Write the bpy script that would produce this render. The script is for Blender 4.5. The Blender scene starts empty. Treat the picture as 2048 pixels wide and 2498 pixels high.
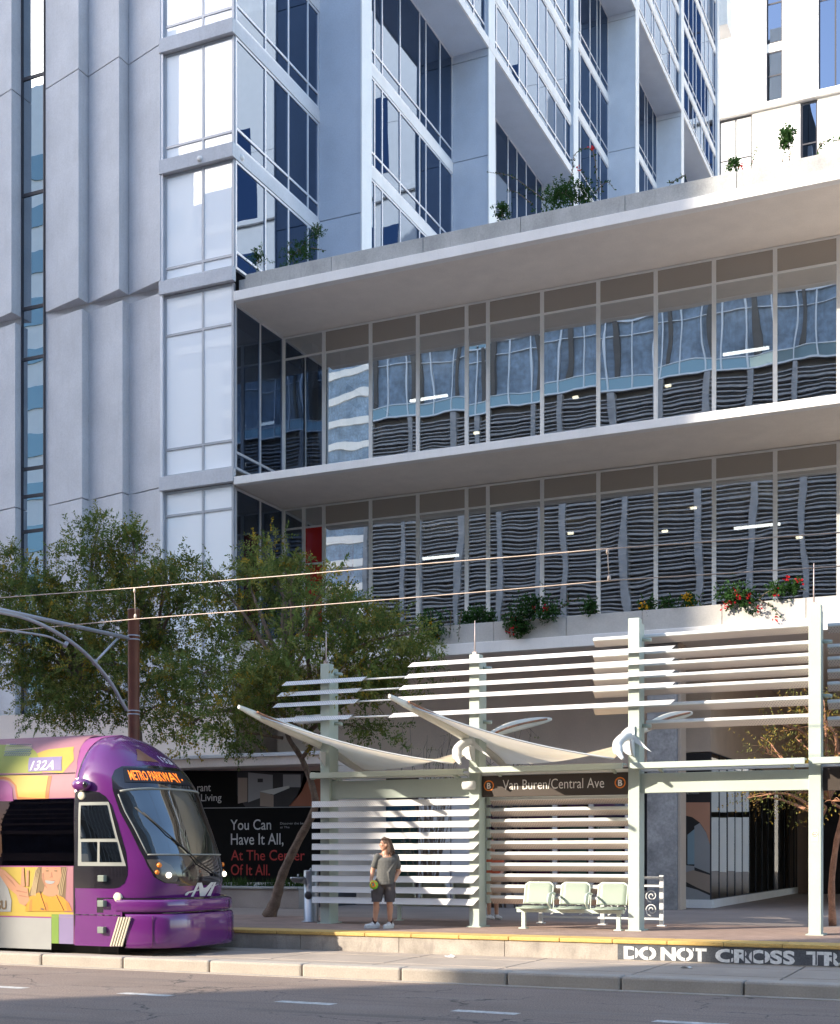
import bpy, bmesh, math, random
from mathutils import Vector, Matrix
R = math.radians
S = bpy.context.scene
C = S.collection
# ------------------------------------------------------------------ camera, sky, sun, exposure
F, CX, HY, CH = 3230.0, 1024.0, 2085.0, 1.9          # focal length, centre and horizon of the photo in its own pixels, eye height
ANG = R(24.237); ca, sa = math.cos(ANG), math.sin(ANG)
cd = bpy.data.cameras.new('camera'); cam = bpy.data.objects.new('camera', cd); C.objects.link(cam)
cam.location = (0, 0, CH); cam.rotation_euler = (R(90), 0, ANG)
cd.sensor_fit = 'HORIZONTAL'; cd.sensor_width = 36; cd.lens = 36 * F / 2048
cd.shift_y = (HY - 1249) / 2048; cd.clip_start = 0.1; cd.clip_end = 3000
S.camera = cam
SUN_EL = 25.0; RATIO = 0.97
h_ = math.hypot(RATIO, 1)
sdir = Vector((RATIO / h_ * math.cos(R(SUN_EL)), 1 / h_ * math.cos(R(SUN_EL)), -math.sin(R(SUN_EL))))
w = bpy.data.worlds.new('World'); S.world = w; w.use_nodes = True
nt = w.node_tree; bg = nt.nodes['Background']
sky = nt.nodes.new('ShaderNodeTexSky'); sky.sky_type = 'NISHITA'; sky.sun_disc = False
sky.sun_elevation = R(SUN_EL); sky.sun_rotation = math.atan2(-sdir.x, -sdir.y)
sky.air_density = 1.0; sky.dust_density = 1.3; sky.ozone_density = 1.0
nt.links.new(sky.outputs[0], bg.inputs[0]); bg.inputs[1].default_value = 0.15
ld = bpy.data.lights.new('sun', 'SUN'); sun = bpy.data.objects.new('sun', ld); C.objects.link(sun)
ld.energy = 2.5; ld.angle = R(0.53); ld.color = (1.0, 0.89, 0.74)
sun.rotation_euler = sdir.to_track_quat('-Z', 'Y').to_euler(); sun.location = (0, -30, 60)
S.view_settings.view_transform = 'Standard'; S.view_settings.look = 'None'
S.view_settings.exposure = 2.0; S.view_settings.gamma = 1
S.cycles.max_bounces = 7; S.cycles.transparent_max_bounces = 16; S.cycles.use_denoising = True
S.cycles.sample_clamp_indirect = 6

# ------------------------------------------------------------------ helpers
def ray(px, py):
    r = (px - CX) / F
    return r * ca - sa, r * sa + ca, (HY - py) / F
def on_Y(px, py, Y):
    a, b, c = ray(px, py); k = Y / b; return Vector((a * k, Y, CH + c * k))
def on_X(px, py, X):
    a, b, c = ray(px, py); k = X / a; return Vector((X, b * k, CH + c * k))
def on_Z(px, py, Z):
    a, b, c = ray(px, py); k = (Z - CH) / c; return Vector((a * k, b * k, Z))
def XY(px, Y): return on_Y(px, HY, Y).x
def YX(px, X): return on_X(px, HY, X).y
def zY(px, py, Y): return on_Y(px, py, Y).z
def lerp(a, b, t): return a + (b - a) * t
def table(tb, z):
    if z <= tb[0][0]: return tb[0][1]
    for (a, u), (b, v) in zip(tb, tb[1:]):
        if z <= b:
            t = (z - a) / (b - a); return u + (v - u) * t
    return tb[-1][1]
def spline(P, n=8):
    P = [Vector(p) for p in P]; out = []
    Q = [2 * P[0] - P[1]] + P + [2 * P[-1] - P[-2]]
    for i in range(1, len(Q) - 2):
        a, b, c, d = Q[i - 1:i + 3]
        for k in range(n):
            t = k / n
            out.append(.5 * ((2 * b) + (c - a) * t + (2 * a - 5 * b + 4 * c - d) * t * t + (3 * b - a - 3 * c + d) * t ** 3))
    out.append(P[-1]); return out

ORG = {}
def tag(o, label=None, cat=None, group=None, kind=None):
    if label: o['label'] = label
    if cat: o['category'] = cat
    if group: o['group'] = group
    if kind: o['kind'] = kind
    return o
def thing(name, label, cat, loc=(0, 0, 0), group=None, rz=0):
    o = bpy.data.objects.new(name, None); C.objects.link(o); o.location = loc; o.rotation_euler.z = rz
    o.empty_display_size = .3
    ORG[o.name] = Vector(loc); return tag(o, label, cat, group)

class MB:
    """collects shapes, then links them as one mesh object"""
    def __init__(s): s.v = []; s.f = []; s.m = []; s.sm = []; s.mi = 0; s.smooth = False
    def add(s, vs, fs):
        b = len(s.v); s.v += [tuple(v) for v in vs]
        for f in fs: s.f.append([b + i for i in f]); s.m.append(s.mi); s.sm.append(s.smooth)
        return s
    def box(s, x0, x1, y0, y1, z0, z1):
        return s.add([(x0,y0,z0),(x1,y0,z0),(x1,y1,z0),(x0,y1,z0),(x0,y0,z1),(x1,y0,z1),(x1,y1,z1),(x0,y1,z1)],
            [(0,3,2,1),(4,5,6,7),(0,1,5,4),(1,2,6,5),(2,3,7,6),(3,0,4,7)])
    def quad(s, a, b, c, d): return s.add([a, b, c, d], [(0, 1, 2, 3)])
    def poly(s, P): return s.add(P, [tuple(range(len(P)))])
    def prism(s, P, d):
        d = Vector(d); n = len(P); P = [Vector(p) for p in P]; Q = [p + d for p in P]
        return s.add(P + Q, [tuple(range(n - 1, -1, -1)), tuple(range(n, 2 * n))] + [(i, (i + 1) % n, n + (i + 1) % n, n + i) for i in range(n)])
    def grid(s, G, close=False):
        n = len(G); m = len(G[0]); vs = [p for r in G for p in r]; fs = []
        for i in range(n - 1):
            for j in range(m - 1 + (1 if close else 0)):
                k = (j + 1) % m
                fs.append((i * m + j, i * m + k, (i + 1) * m + k, (i + 1) * m + j))
        return s.add(vs, fs)
    def tube(s, P, r, n=8, caps=True):
        P = [Vector(p) for p in P]; rr = r if isinstance(r, (list, tuple)) else [r] * len(P)
        G = []; pu = None
        for i, p in enumerate(P):
            t = (P[min(i + 1, len(P) - 1)] - P[max(i - 1, 0)]).normalized()
            if pu is None:
                pu = t.orthogonal().normalized()
            pu = (pu - t * pu.dot(t))
            pu = pu.normalized() if pu.length > 1e-6 else t.orthogonal().normalized()
            q = t.cross(pu)
            G.append([p + (pu * math.cos(2 * math.pi * k / n) + q * math.sin(2 * math.pi * k / n)) * rr[i] for k in range(n)])
        o = s.smooth; s.smooth = True; b = len(s.v); s.grid(G, True); s.smooth = o
        if caps:
            e = b + n * (len(P) - 1)
            s.f.append([b + k for k in range(n - 1, -1, -1)]); s.f.append([e + k for k in range(n)])
            s.m += [s.mi] * 2; s.sm += [False] * 2
        return s
    def bar(s, a, b, wd, ht, up=(0, 0, 1)):
        a = Vector(a); b = Vector(b); t = (b - a).normalized(); q = t.cross(Vector(up)).normalized(); u = q.cross(t)
        q = q * wd / 2; u = u * ht / 2
        return s.add([a-q-u, a+q-u, a+q+u, a-q+u, b-q-u, b+q-u, b+q+u, b-q+u],
            [(0,1,2,3),(7,6,5,4),(0,4,5,1),(1,5,6,2),(2,6,7,3),(3,7,4,0)])
    def lathe(s, prof, c, n=20, axis=2):
        G = []
        for r, z in prof:
            row = []
            for k in range(n):
                a = 2 * math.pi * k / n; p = (r * math.cos(a), r * math.sin(a), z)
                if axis == 1: p = (p[0], p[2], p[1])
                if axis == 0: p = (p[2], p[0], p[1])
                row.append((c[0] + p[0], c[1] + p[1], c[2] + p[2]))
            G.append(row)
        o = s.smooth; s.smooth = True; s.grid(G, True); s.smooth = o; return s
    def disc(s, c, rx, rz, n=20, a0=0, a1=360, y=None):
        return s.poly([(c[0] + rx * math.cos(R(lerp(a0, a1, k / n))), c[1], c[2] + rz * math.sin(R(lerp(a0, a1, k / n)))) for k in range(n)])
    def ell(s, c, r, n=12, m=8, rot=None):
        G = []
        for i in range(m + 1):
            th = math.pi * i / m; row = []
            for k in range(n):
                ph = 2 * math.pi * k / n
                p = Vector((r[0] * math.sin(th) * math.cos(ph), r[1] * math.sin(th) * math.sin(ph), r[2] * math.cos(th)))
                if rot: p = rot @ p
                row.append(Vector(c) + p)
            G.append(row)
        o = s.smooth; s.smooth = True; s.grid(G, True); s.smooth = o; return s
    def build(s, name, mats, parent=None, bevel=0, fix=True, world=True):
        me = bpy.data.meshes.new(name)
        org = ORG.get(parent.name, Vector()) if (parent and world) else Vector()
        if parent and not world: org = Vector()
        me.from_pydata([(v[0] - org.x, v[1] - org.y, v[2] - org.z) for v in s.v], [], s.f)
        if not isinstance(mats, (list, tuple)): mats = [mats]
        for m in mats: me.materials.append(m)
        me.polygons.foreach_set('material_index', s.m); me.polygons.foreach_set('use_smooth', s.sm)
        if fix:
            bm = bmesh.new(); bm.from_mesh(me)
            bmesh.ops.recalc_face_normals(bm, faces=bm.faces); bm.to_mesh(me); bm.free()
        me.update()
        o = bpy.data.objects.new(name, me); C.objects.link(o)
        if parent: o.parent = parent
        ORG[o.name] = org
        if bevel:
            md = o.modifiers.new('bevel', 'BEVEL'); md.width = bevel; md.segments = 2; md.limit_method = 'ANGLE'; md.angle_limit = R(40)
        return o
def struct(o): o['kind'] = 'structure'; return o

def text2d(body, bold=0.0, res=4):
    cu = bpy.data.curves.new('t', 'FONT'); cu.body = body; cu.size = 1; cu.offset = bold; cu.resolution_u = res; cu.fill_mode = 'FRONT'
    ob = bpy.data.objects.new('t', cu); C.objects.link(ob)
    bpy.context.view_layer.update()
    dg = bpy.context.evaluated_depsgraph_get(); me = bpy.data.meshes.new_from_object(ob.evaluated_get(dg))
    V = [v.co.copy() for v in me.vertices]; Fc = [tuple(p.vertices) for p in me.polygons]
    bpy.data.objects.remove(ob); bpy.data.curves.remove(cu); bpy.data.meshes.remove(me)
    return V, Fc
def letters(mb, body, o, xd, ud, height=None, width=None, bold=0.0, slant=0):
    """lay text into mb: o = lower left corner, xd / ud = unit directions, height = height of the tallest letter"""
    V, Fc = text2d(body, bold)
    x0 = min(v.x for v in V); x1 = max(v.x for v in V); y0 = 0.0; y1 = max(v.y for v in V)
    sy = height / (y1 - y0); sx = width / (x1 - x0) if width else sy
    xd = Vector(xd); ud = Vector(ud); o = Vector(o)
    mb.add([o + xd * ((v.x - x0) * sx + slant * v.y * sy) + ud * ((v.y - y0) * sy) for v in V], Fc)
    return (x1 - x0) * sx

# ------------------------------------------------------------------ materials
def N(nt, typ, **kw):
    n = nt.nodes.new(typ)
    for k, v in kw.items():
        if k.startswith('i_'):
            key = k[2:]; key = int(key) if key.isdigit() else key.replace('_', ' ')
            n.inputs[key].default_value = v
        else: setattr(n, k, v)
    return n
def newmat(name):
    m = bpy.data.materials.new(name); m.use_nodes = True; return m, m.node_tree, m.node_tree.nodes['Principled BSDF'], m.node_tree.nodes['Material Output']
def pos(nt, scale=(1, 1, 1), rot=(0, 0, 0)):
    g = N(nt, 'ShaderNodeNewGeometry'); mp = N(nt, 'ShaderNodeMapping')
    mp.inputs['Scale'].default_value = scale; mp.inputs['Rotation'].default_value = rot
    nt.links.new(g.outputs['Position'], mp.inputs[0]); return mp.outputs[0]
def col4(c): return (c[0], c[1], c[2], 1)
def mix(nt, f, a, b, mode='MIX'):
    n = N(nt, 'ShaderNodeMix', data_type='RGBA', blend_type=mode)
    for k, v in ((0, f), (6, a), (7, b)):
        if hasattr(v, 'is_linked') or hasattr(v, 'node'): nt.links.new(v, n.inputs[k])
        else: n.inputs[k].default_value = col4(v) if k != 0 else v
    return n.outputs[2]
def ramp(nt, src, pts):
    n = N(nt, 'ShaderNodeValToRGB'); e = n.color_ramp.elements
    while len(e) < len(pts): e.new(.5)
    for k, (p, c) in enumerate(pts):
        e[k].position = p; e[k].color = col4(c) if not isinstance(c, (int, float)) else (c, c, c, 1)
    nt.links.new(src, n.inputs[0]); return n.outputs[0]
def noise(nt, vec, scale, detail=4, rough=.55, dist=0):
    n = N(nt, 'ShaderNodeTexNoise'); n.inputs['Scale'].default_value = scale; n.inputs['Detail'].default_value = detail
    n.inputs['Roughness'].default_value = rough; n.inputs['Distortion'].default_value = dist
    nt.links.new(vec, n.inputs['Vector']); return n.outputs[0]
def mat(name, c, rough=.6, metal=0.0, var=.12, vs=1.5, fine=.06, fs=40, bump=0.0, bs=80, spec=.5, coat=0.0, streak=0.0, dirt=(.25, .22, .2), sscale=(3, 3, .35), grad=None):
    m, t, b, out = newmat(name)
    n1 = noise(t, pos(t), vs, 5); lo = tuple(x * (1 - var) for x in c); hi = tuple(min(1, x * (1 + var)) for x in c)
    col = ramp(t, n1, [(.3, lo), (.7, hi)])
    if fine:
        n2 = noise(t, pos(t), fs, 3)
        col = mix(t, 1.0, col, ramp(t, n2, [(.3, (1 - fine,) * 3), (.7, (1 + fine,) * 3)]), 'MULTIPLY')
    if streak:
        n3 = noise(t, pos(t, sscale), 2.2, 6, .65)
        col = mix(t, ramp(t, n3, [(.52, 0), (.8, streak)]), col, dirt)
    t.links.new(col, b.inputs['Base Color'])
    b.inputs['Roughness'].default_value = rough; b.inputs['Metallic'].default_value = metal
    b.inputs['Specular IOR Level'].default_value = spec; b.inputs['Coat Weight'].default_value = coat
    b.inputs['Coat Roughness'].default_value = .05
    if bump:
        bp = N(t, 'ShaderNodeBump'); bp.inputs['Strength'].default_value = 1; bp.inputs['Distance'].default_value = bump
        t.links.new(noise(t, pos(t), bs, 3), bp.inputs['Height']); t.links.new(bp.outputs[0], b.inputs['Normal'])
    return m
def flat(name, c, rough=.5, spec=.4, var=.05): return mat(name, c, rough, var=var, fine=0, spec=spec)
def emit(name, c, st, back=(.02, .02, .02)):
    m, t, b, out = newmat(name); b.inputs['Base Color'].default_value = col4(back)
    b.inputs['Emission Color'].default_value = col4(c); b.inputs['Emission Strength'].default_value = st; return m
def glass(name, refl, trans, fac, wave=.004, ws=.8, rough=.0, diff=None):
    """facade glass: a mirror layer over tinted see-through (or opaque coloured) glass"""
    m, t, b, out = newmat(name); t.nodes.remove(b)
    gl = N(t, 'ShaderNodeBsdfGlossy'); gl.inputs['Color'].default_value = col4(refl); gl.inputs['Roughness'].default_value = rough
    if diff: tr = N(t, 'ShaderNodeBsdfDiffuse'); tr.inputs['Color'].default_value = col4(diff)
    else: tr = N(t, 'ShaderNodeBsdfTransparent'); tr.inputs['Color'].default_value = col4(trans)
    mx = N(t, 'ShaderNodeMixShader')
    fr = N(t, 'ShaderNodeLayerWeight'); fr.inputs['Blend'].default_value = .35
    mr = N(t, 'ShaderNodeMapRange'); mr.inputs['To Min'].default_value = fac; mr.inputs['To Max'].default_value = 1
    t.links.new(fr.outputs['Fresnel'], mr.inputs[0]); t.links.new(mr.outputs[0], mx.inputs[0])
    t.links.new(tr.outputs[0], mx.inputs[1]); t.links.new(gl.outputs[0], mx.inputs[2]); t.links.new(mx.outputs[0], out.inputs[0])
    if wave:
        bp = N(t, 'ShaderNodeBump'); bp.inputs['Strength'].default_value = 1; bp.inputs['Distance'].default_value = wave
        t.links.new(noise(t, pos(t, (1, 1, .55)), ws, 1.5, .4), bp.inputs['Height']); t.links.new(bp.outputs[0], gl.inputs['Normal'])
    return m
M = {}
M['stucco'] = mat('white_stucco', (.72, .72, .73), .85, var=.05, fine=.05, fs=25, bump=.004, bs=45, streak=.10, dirt=(.42, .42, .43))
M['panel'] = mat('precast_panel', (.58, .58, .60), .85, var=.08, vs=.8, fine=.06, fs=18, bump=.006, bs=24, streak=.38, dirt=(.45, .44, .44))
M['fin'] = mat('fin_stucco', (.56, .61, .69), .85, var=.04, fine=.05, fs=20, bump=.004, bs=30)
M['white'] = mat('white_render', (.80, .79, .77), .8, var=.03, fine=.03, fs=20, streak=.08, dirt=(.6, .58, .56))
M['fascia'] = mat('painted_fascia', (.78, .755, .73), .7, var=.05, fine=.04, streak=.22, dirt=(.5, .49, .48), sscale=(5, 5, .6))
M['concrete'] = mat('raw_concrete', (.40, .40, .39), .9, var=.14, fine=.1, fs=25, bump=.003, bs=60, streak=.5, dirt=(.2, .2, .2), sscale=(3, 3, .8))
M['planter'] = mat('planter_concrete', (.50, .48, .45), .9, var=.08, fine=.06, fs=30, bump=.002, streak=.25, dirt=(.4, .38, .36))
M['soffit'] = mat('soffit_render', (.76, .69, .62), .9, var=.05, fine=.04, fs=30)
M['tan'] = mat('tan_render', (.60, .47, .37), .9, var=.06, fine=.05, fs=30)
M['pinkwall'] = mat('grey_pink_render', (.78, .66, .57), .9, var=.06, fine=.05, fs=30)
M['alu'] = mat('window_aluminium', (.66, .67, .70), .4, .3, var=.04, fine=0)
M['alu_dark'] = mat('grey_window_frame_bar', (.40, .41, .44), .4, .3, var=.04, fine=0)
M['alu_white'] = mat('white_window_frame', (.76, .75, .73), .45, var=.04, fine=0)
M['dark'] = mat('dark_interior', (.05, .05, .055), .9, var=.2)
M['dark_frame'] = flat('dark_frame', (.04, .04, .05), .5)
M['red'] = mat('red_wall', (.55, .03, .02), .7, var=.1)
M['g_tower'] = glass('tower_glass', (.23, .30, .42), (.10, .13, .18), .55, .003, .6)
M['g_pod'] = glass('podium_glass', (.80, .84, .87), (.30, .33, .34), .58, .006, .62)
M['g_span'] = glass('spandrel_glass', (.8, .8, .8), (0, 0, 0), .10, .002, .6, .05, diff=(.34, .30, .26))
M['g_white'] = glass('white_sheen_glass', (.95, .97, 1), (0, 0, 0), .05, .0006, .4, diff=(.93, .94, .95))  # bright sky reflection of the panes is put in as white diffuse colour
M['g_dark'] = glass('shop_glass', (.6, .62, .62), (.30, .30, .29), .26, .004, .6)
M['post'] = mat('pale_green_steel', (.44, .50, .44), .45, var=.05, fine=.03, streak=.10, dirt=(.4, .4, .36))
M['white_steel'] = mat('white_painted_steel', (.68, .69, .68), .4, var=.04, fine=0)
M['cream_steel'] = mat('cream_steel', (.72, .70, .60), .45, var=.05, fine=0)
M['brown_sign'] = flat('brown_sign_face', (.055, .042, .034), .45)
M['sign_white'] = flat('sign_lettering_white', (.80, .76, .70), .5)
M['orange'] = flat('orange_ring', (.85, .24, .03), .5)
M['yellow'] = mat('yellow_tactile_edge', (.56, .36, .11), .7, var=.12, fine=.1, fs=25, streak=.3, dirt=(.45, .30, .12), bump=.004, bs=60)
M['metal'] = mat('brushed_steel', (.27, .28, .30), .35, .8, var=.1, fine=.05)
M['black'] = flat('black_rubber', (.02, .02, .02), .6)
M['rust'] = mat('brown_painted_steel', (.15, .058, .038), .4, var=.2, vs=3, fine=.08, streak=.2, dirt=(.12, .05, .03))
M['grey_steel'] = mat('galvanised_steel', (.36, .37, .41), .5, .4, var=.1)
M['wire'] = mat('copper_wire', (.50, .40, .33), .5, .3, var=.1, fine=0)
M['spike'] = mat('spike_rod', (.55, .45, .42), .5, .3, fine=0)
M['bark'] = mat('brown_bark', (.17, .12, .09), .95, var=.35, vs=6, fine=.2, fs=30, bump=.02, bs=25)
M['bark_red'] = mat('reddish_bark', (.34, .17, .10), .9, var=.3, vs=6, fine=.2, fs=30, bump=.01, bs=25)
def perforated(name, c, hole, ang=45, period=.042, duty=.45):
    m, t, b, out = newmat(name)
    wv = N(t, 'ShaderNodeTexWave', wave_type='BANDS', bands_direction='X'); wv.inputs['Scale'].default_value = 2 * math.pi / period / 20 / 1.0
    t.links.new(pos(t, (1, 1, 1), (0, R(ang), 0)), wv.inputs[0])
    w2 = N(t, 'ShaderNodeTexWave', wave_type='BANDS', bands_direction='X'); w2.inputs['Scale'].default_value = 2 * math.pi / period / 20 / 1.0
    t.links.new(pos(t, (1, 1, 1), (0, R(ang + 90), 0)), w2.inputs[0])
    ml = N(t, 'ShaderNodeMath', operation='MULTIPLY'); t.links.new(wv.outputs[1], ml.inputs[0]); t.links.new(w2.outputs[1], ml.inputs[1])
    fac = ramp(t, ml.outputs[0], [(duty - .08, 0), (duty + .08, 1)])
    col = mix(t, fac, c, hole); t.links.new(col, b.inputs['Base Color']); b.inputs['Roughness'].default_value = .45
    return m
M['perf'] = perforated('perforated_white_blade', (.66, .655, .65), (.34, .34, .35), period=.036, duty=.5)
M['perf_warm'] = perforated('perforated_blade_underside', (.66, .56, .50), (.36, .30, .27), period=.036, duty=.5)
M['seat'] = perforated('perforated_seat_steel', (.30, .36, .30), (.08, .10, .08), period=.018, duty=.45)
M['seat_solid'] = mat('pale_green_seat_steel', (.58, .66, .58), .4, fine=0, var=.03)
def fabric():
    m, t, b, out = newmat('cream_canvas'); t.nodes.remove(b)
    col = ramp(t, noise(t, pos(t), 1.2, 5), [(.3, (.88, .74, .54)), (.7, (.94, .82, .64))])
    d = N(t, 'ShaderNodeBsdfDiffuse'); tr = N(t, 'ShaderNodeBsdfTranslucent'); mx = N(t, 'ShaderNodeMixShader'); mx.inputs[0].default_value = .58
    t.links.new(col, d.inputs[0]); t.links.new(col, tr.inputs[0]); t.links.new(d.outputs[0], mx.inputs[1]); t.links.new(tr.outputs[0], mx.inputs[2])
    t.links.new(mx.outputs[0], out.inputs[0]); return m
M['canvas'] = fabric()
def leafmat(name, c, tl=.35):
    m, t, b, out = newmat(name); t.nodes.remove(b)
    oi = noise(t, pos(t), 1.1, 4); col = ramp(t, oi, [(.3, tuple(x * .65 for x in c)), (.7, tuple(x * 1.25 for x in c))])
    d = N(t, 'ShaderNodeBsdfDiffuse'); tr = N(t, 'ShaderNodeBsdfTranslucent'); mx = N(t, 'ShaderNodeMixShader'); mx.inputs[0].default_value = tl
    t.links.new(col, d.inputs[0]); t.links.new(col, tr.inputs[0]); t.links.new(d.outputs[0], mx.inputs[1]); t.links.new(tr.outputs[0], mx.inputs[2])
    t.links.new(mx.outputs[0], out.inputs[0]); return m
M['leaf'] = leafmat('leaf_green', (.135, .185, .055)); M['leaf2'] = leafmat('leaf_olive', (.235, .25, .075)); M['leaf_y'] = leafmat('leaf_yellow', (.36, .26, .045))
M['leaf_p'] = leafmat('plant_leaf', (.045, .10, .03)); M['leaf_o'] = leafmat('autumn_leaf', (.30, .19, .06)); M['grass'] = leafmat('grass_blade', (.06, .10, .03))
M['fl_red'] = leafmat('red_flower', (.55, .03, .04)); M['fl_yel'] = leafmat('yellow_flower', (.80, .42, .03))
M['g_red'] = glass('red_back_painted_glass', (.8, .8, .8), (0, 0, 0), .06, .001, .6, diff=(.50, .025, .02))
M['g_strip'] = glass('strip_window_glass', (.62, .72, .82), (.08, .10, .12), .6, .0025, .9)
M['column'] = mat('mottled_column_concrete', (.27, .265, .265), .9, var=.3, vs=1.6, fine=.18, fs=14, bump=.004, streak=.2, dirt=(.16, .15, .15))
# ------------------------------------------------------------------ ground
YK, YP, ZT, ZP = 18.05, 21.3, 0.16, 0.5             # kerb face, platform edge, track slab level, platform level
def asphalt():
    m, t, b, out = newmat('asphalt')
    p = pos(t)
    c = ramp(t, noise(t, p, .35, 6, .6), [(.3, (.195, .145, .115)), (.7, (.26, .198, .162))])
    c = mix(t, 1, c, ramp(t, noise(t, p, 45, 3, .7), [(.35, (.6, .6, .6)), (.65, (1.4, 1.4, 1.4))]), 'MULTIPLY')
    c = mix(t, ramp(t, noise(t, pos(t, (.25, 1.2, 1)), 1.1, 5), [(.54, 0), (.75, .6)]), c, (.27, .225, .19))
    c = mix(t, ramp(t, noise(t, pos(t, (.08, 1.6, 1)), 1.4, 3), [(.55, 0), (.72, .5)]), c, (.09, .075, .068))
    v = N(t, 'ShaderNodeTexVoronoi', feature='DISTANCE_TO_EDGE'); v.inputs['Scale'].default_value = .42
    wv = N(t, 'ShaderNodeVectorMath', operation='ADD'); nz = N(t, 'ShaderNodeTexNoise'); nz.inputs['Scale'].default_value = 1.6; nz.inputs['Detail'].default_value = 6
    t.links.new(p, nz.inputs['Vector']); t.links.new(p, wv.inputs[0]); t.links.new(nz.outputs['Color'], wv.inputs[1]); t.links.new(wv.outputs[0], v.inputs['Vector'])
    cr = ramp(t, v.outputs['Distance'], [(.0, 1), (.010, 0)])
    msk = ramp(t, noise(t, p, .3, 2), [(.42, 0), (.5, .9)])
    ml = N(t, 'ShaderNodeMath', operation='MULTIPLY'); t.links.new(cr, ml.inputs[0]); t.links.new(msk, ml.inputs[1])
    c = mix(t, ml.outputs[0], c, (.03, .028, .03))
    t.links.new(c, b.inputs['Base Color']); b.inputs['Roughness'].default_value = .9
    bp = N(t, 'ShaderNodeBump'); bp.inputs['Distance'].default_value = .012; t.links.new(noise(t, p, 70, 3, .7), bp.inputs['Height']); t.links.new(bp.outputs[0], b.inputs['Normal'])
    return m
M['asphalt'] = asphalt()
M['kerb'] = mat('kerb_concrete', (.36, .315, .265), .9, var=.1, vs=2, fine=.1, fs=40, bump=.004, bs=60, streak=.35, dirt=(.28, .25, .22), sscale=(2, 2, 1))
M['slab'] = mat('track_slab_concrete', (.33, .275, .225), .9, var=.12, vs=1.2, fine=.1, fs=45, bump=.003, bs=60, streak=.3, dirt=(.3, .26, .23), sscale=(.6, 3, 1))
M['pwall'] = mat('platform_wall_concrete', (.35, .31, .265), .9, var=.25, vs=2.2, fine=.1, fs=40, bump=.006, bs=30, streak=.65, dirt=(.16, .14, .13), sscale=(3, 3, 1.2))
M['paint'] = mat('worn_road_paint', (.48, .46, .43), .8, var=.3, vs=8, fine=.25, fs=30)
M['band'] = mat('dark_painted_band', (.085, .09, .10), .8, var=.2, vs=5, fine=.2)
M['stencil'] = mat('white_stencil_paint', (.74, .74, .72), .8, var=.08, vs=6, fine=.15, fs=25)
M['stone'] = mat('low_wall_stone', (.34, .30, .28), .9, var=.15, fine=.1)
def paving():
    m, t, b, out = newmat('platform_pavers'); p = pos(t)
    br = N(t, 'ShaderNodeTexBrick'); br.inputs['Scale'].default_value = 1; br.inputs['Brick Width'].default_value = .2; br.inputs['Row Height'].default_value = .1
    br.inputs['Mortar Size'].default_value = .006; br.inputs['Color1'].default_value = (.26, .175, .14, 1); br.inputs['Color2'].default_value = (.33, .23, .185, 1); br.inputs['Mortar'].default_value = (.2, .15, .13, 1)
    t.links.new(p, br.inputs['Vector'])
    c = mix(t, 1, br.outputs['Color'], ramp(t, noise(t, p, 1.2, 5), [(.3, (.8, .8, .8)), (.7, (1.2, 1.2, 1.2))]), 'MULTIPLY')
    vo = N(t, 'ShaderNodeTexVoronoi'); vo.inputs['Scale'].default_value = 9; vo.inputs['Randomness'].default_value = 0; t.links.new(p, vo.inputs['Vector'])
    d = ramp(t, vo.outputs['Distance'], [(.16, .8), (.24, 0)])
    sx = N(t, 'ShaderNodeSeparateXYZ'); t.links.new(p, sx.inputs[0])
    lt = N(t, 'ShaderNodeMath', operation='LESS_THAN'); lt.inputs[1].default_value = 23.2; t.links.new(sx.outputs[1], lt.inputs[0])
    ml = N(t, 'ShaderNodeMath', operation='MULTIPLY'); t.links.new(d, ml.inputs[0]); t.links.new(lt.outputs[0], ml.inputs[1])
    c = mix(t, ml.outputs[0], c, (.16, .12, .11))
    t.links.new(c, b.inputs['Base Color']); b.inputs['Roughness'].default_value = .85; return m
M['paving'] = paving()
M['walk'] = mat('sidewalk_concrete', (.27, .22, .19), .9, var=.1, vs=.8, fine=.08, streak=.1)

b = MB(); b.quad((-900, -900, 0), (900, -900, 0), (900, 900, 0), (-900, 900, 0)); road = struct(b.build('road', M['asphalt']))
# lane dashes, painted children of the road
for k in range(-5, 6):
    x = -8.75 + k * 2.48; y = 14.78
    b = MB(); P = [(x + rx, y + ry, .004) for rx, ry in ((0, .03), (.84, 0), (.86, .2), (.03, .22))]
    b.poly(P).build('lane_dash', M['paint'], road)
b = MB(); b.quad((-4.6, 13.55, .004), (20, 13.55, .004), (20, 13.68, .004), (-4.5, 13.68, .004)).build('lane_line', M['paint'], road)
# gutter strip, kerb blocks, track slab with joints and rails
b = MB(); b.box(-60, 30, YK - .16, YK, -.1, .012); struct(b.build('gutter', M['kerb']))
b = MB(); x = -60.0
ends = [-28.0, -21.9, -18.6]; rnd = random.Random(3)
x = -40.75
while x < 24:
    b.box(x + .008, x + 1.692, YK, YK + .36, -.1, .20); x += 1.7
kerb = struct(b.build('kerb', M['kerb'], bevel=.035))
b = MB(); x = -45.0
for k in range(40):
    for (y0, y1) in ((YK + .37, 19.19), (19.26, 20.62), (20.69, YP)):
        b.box(x + .014, x + 2.086, y0, y1, -.1, ZT)
    x += 2.1
struct(b.build('track_slab', M['slab'], bevel=.008))
b = MB()
for y in (19.225, 20.655): b.box(-50, 30, y - .032, y + .032, -.1, ZT - .012)
struct(b.build('rail', M['metal']))
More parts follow.
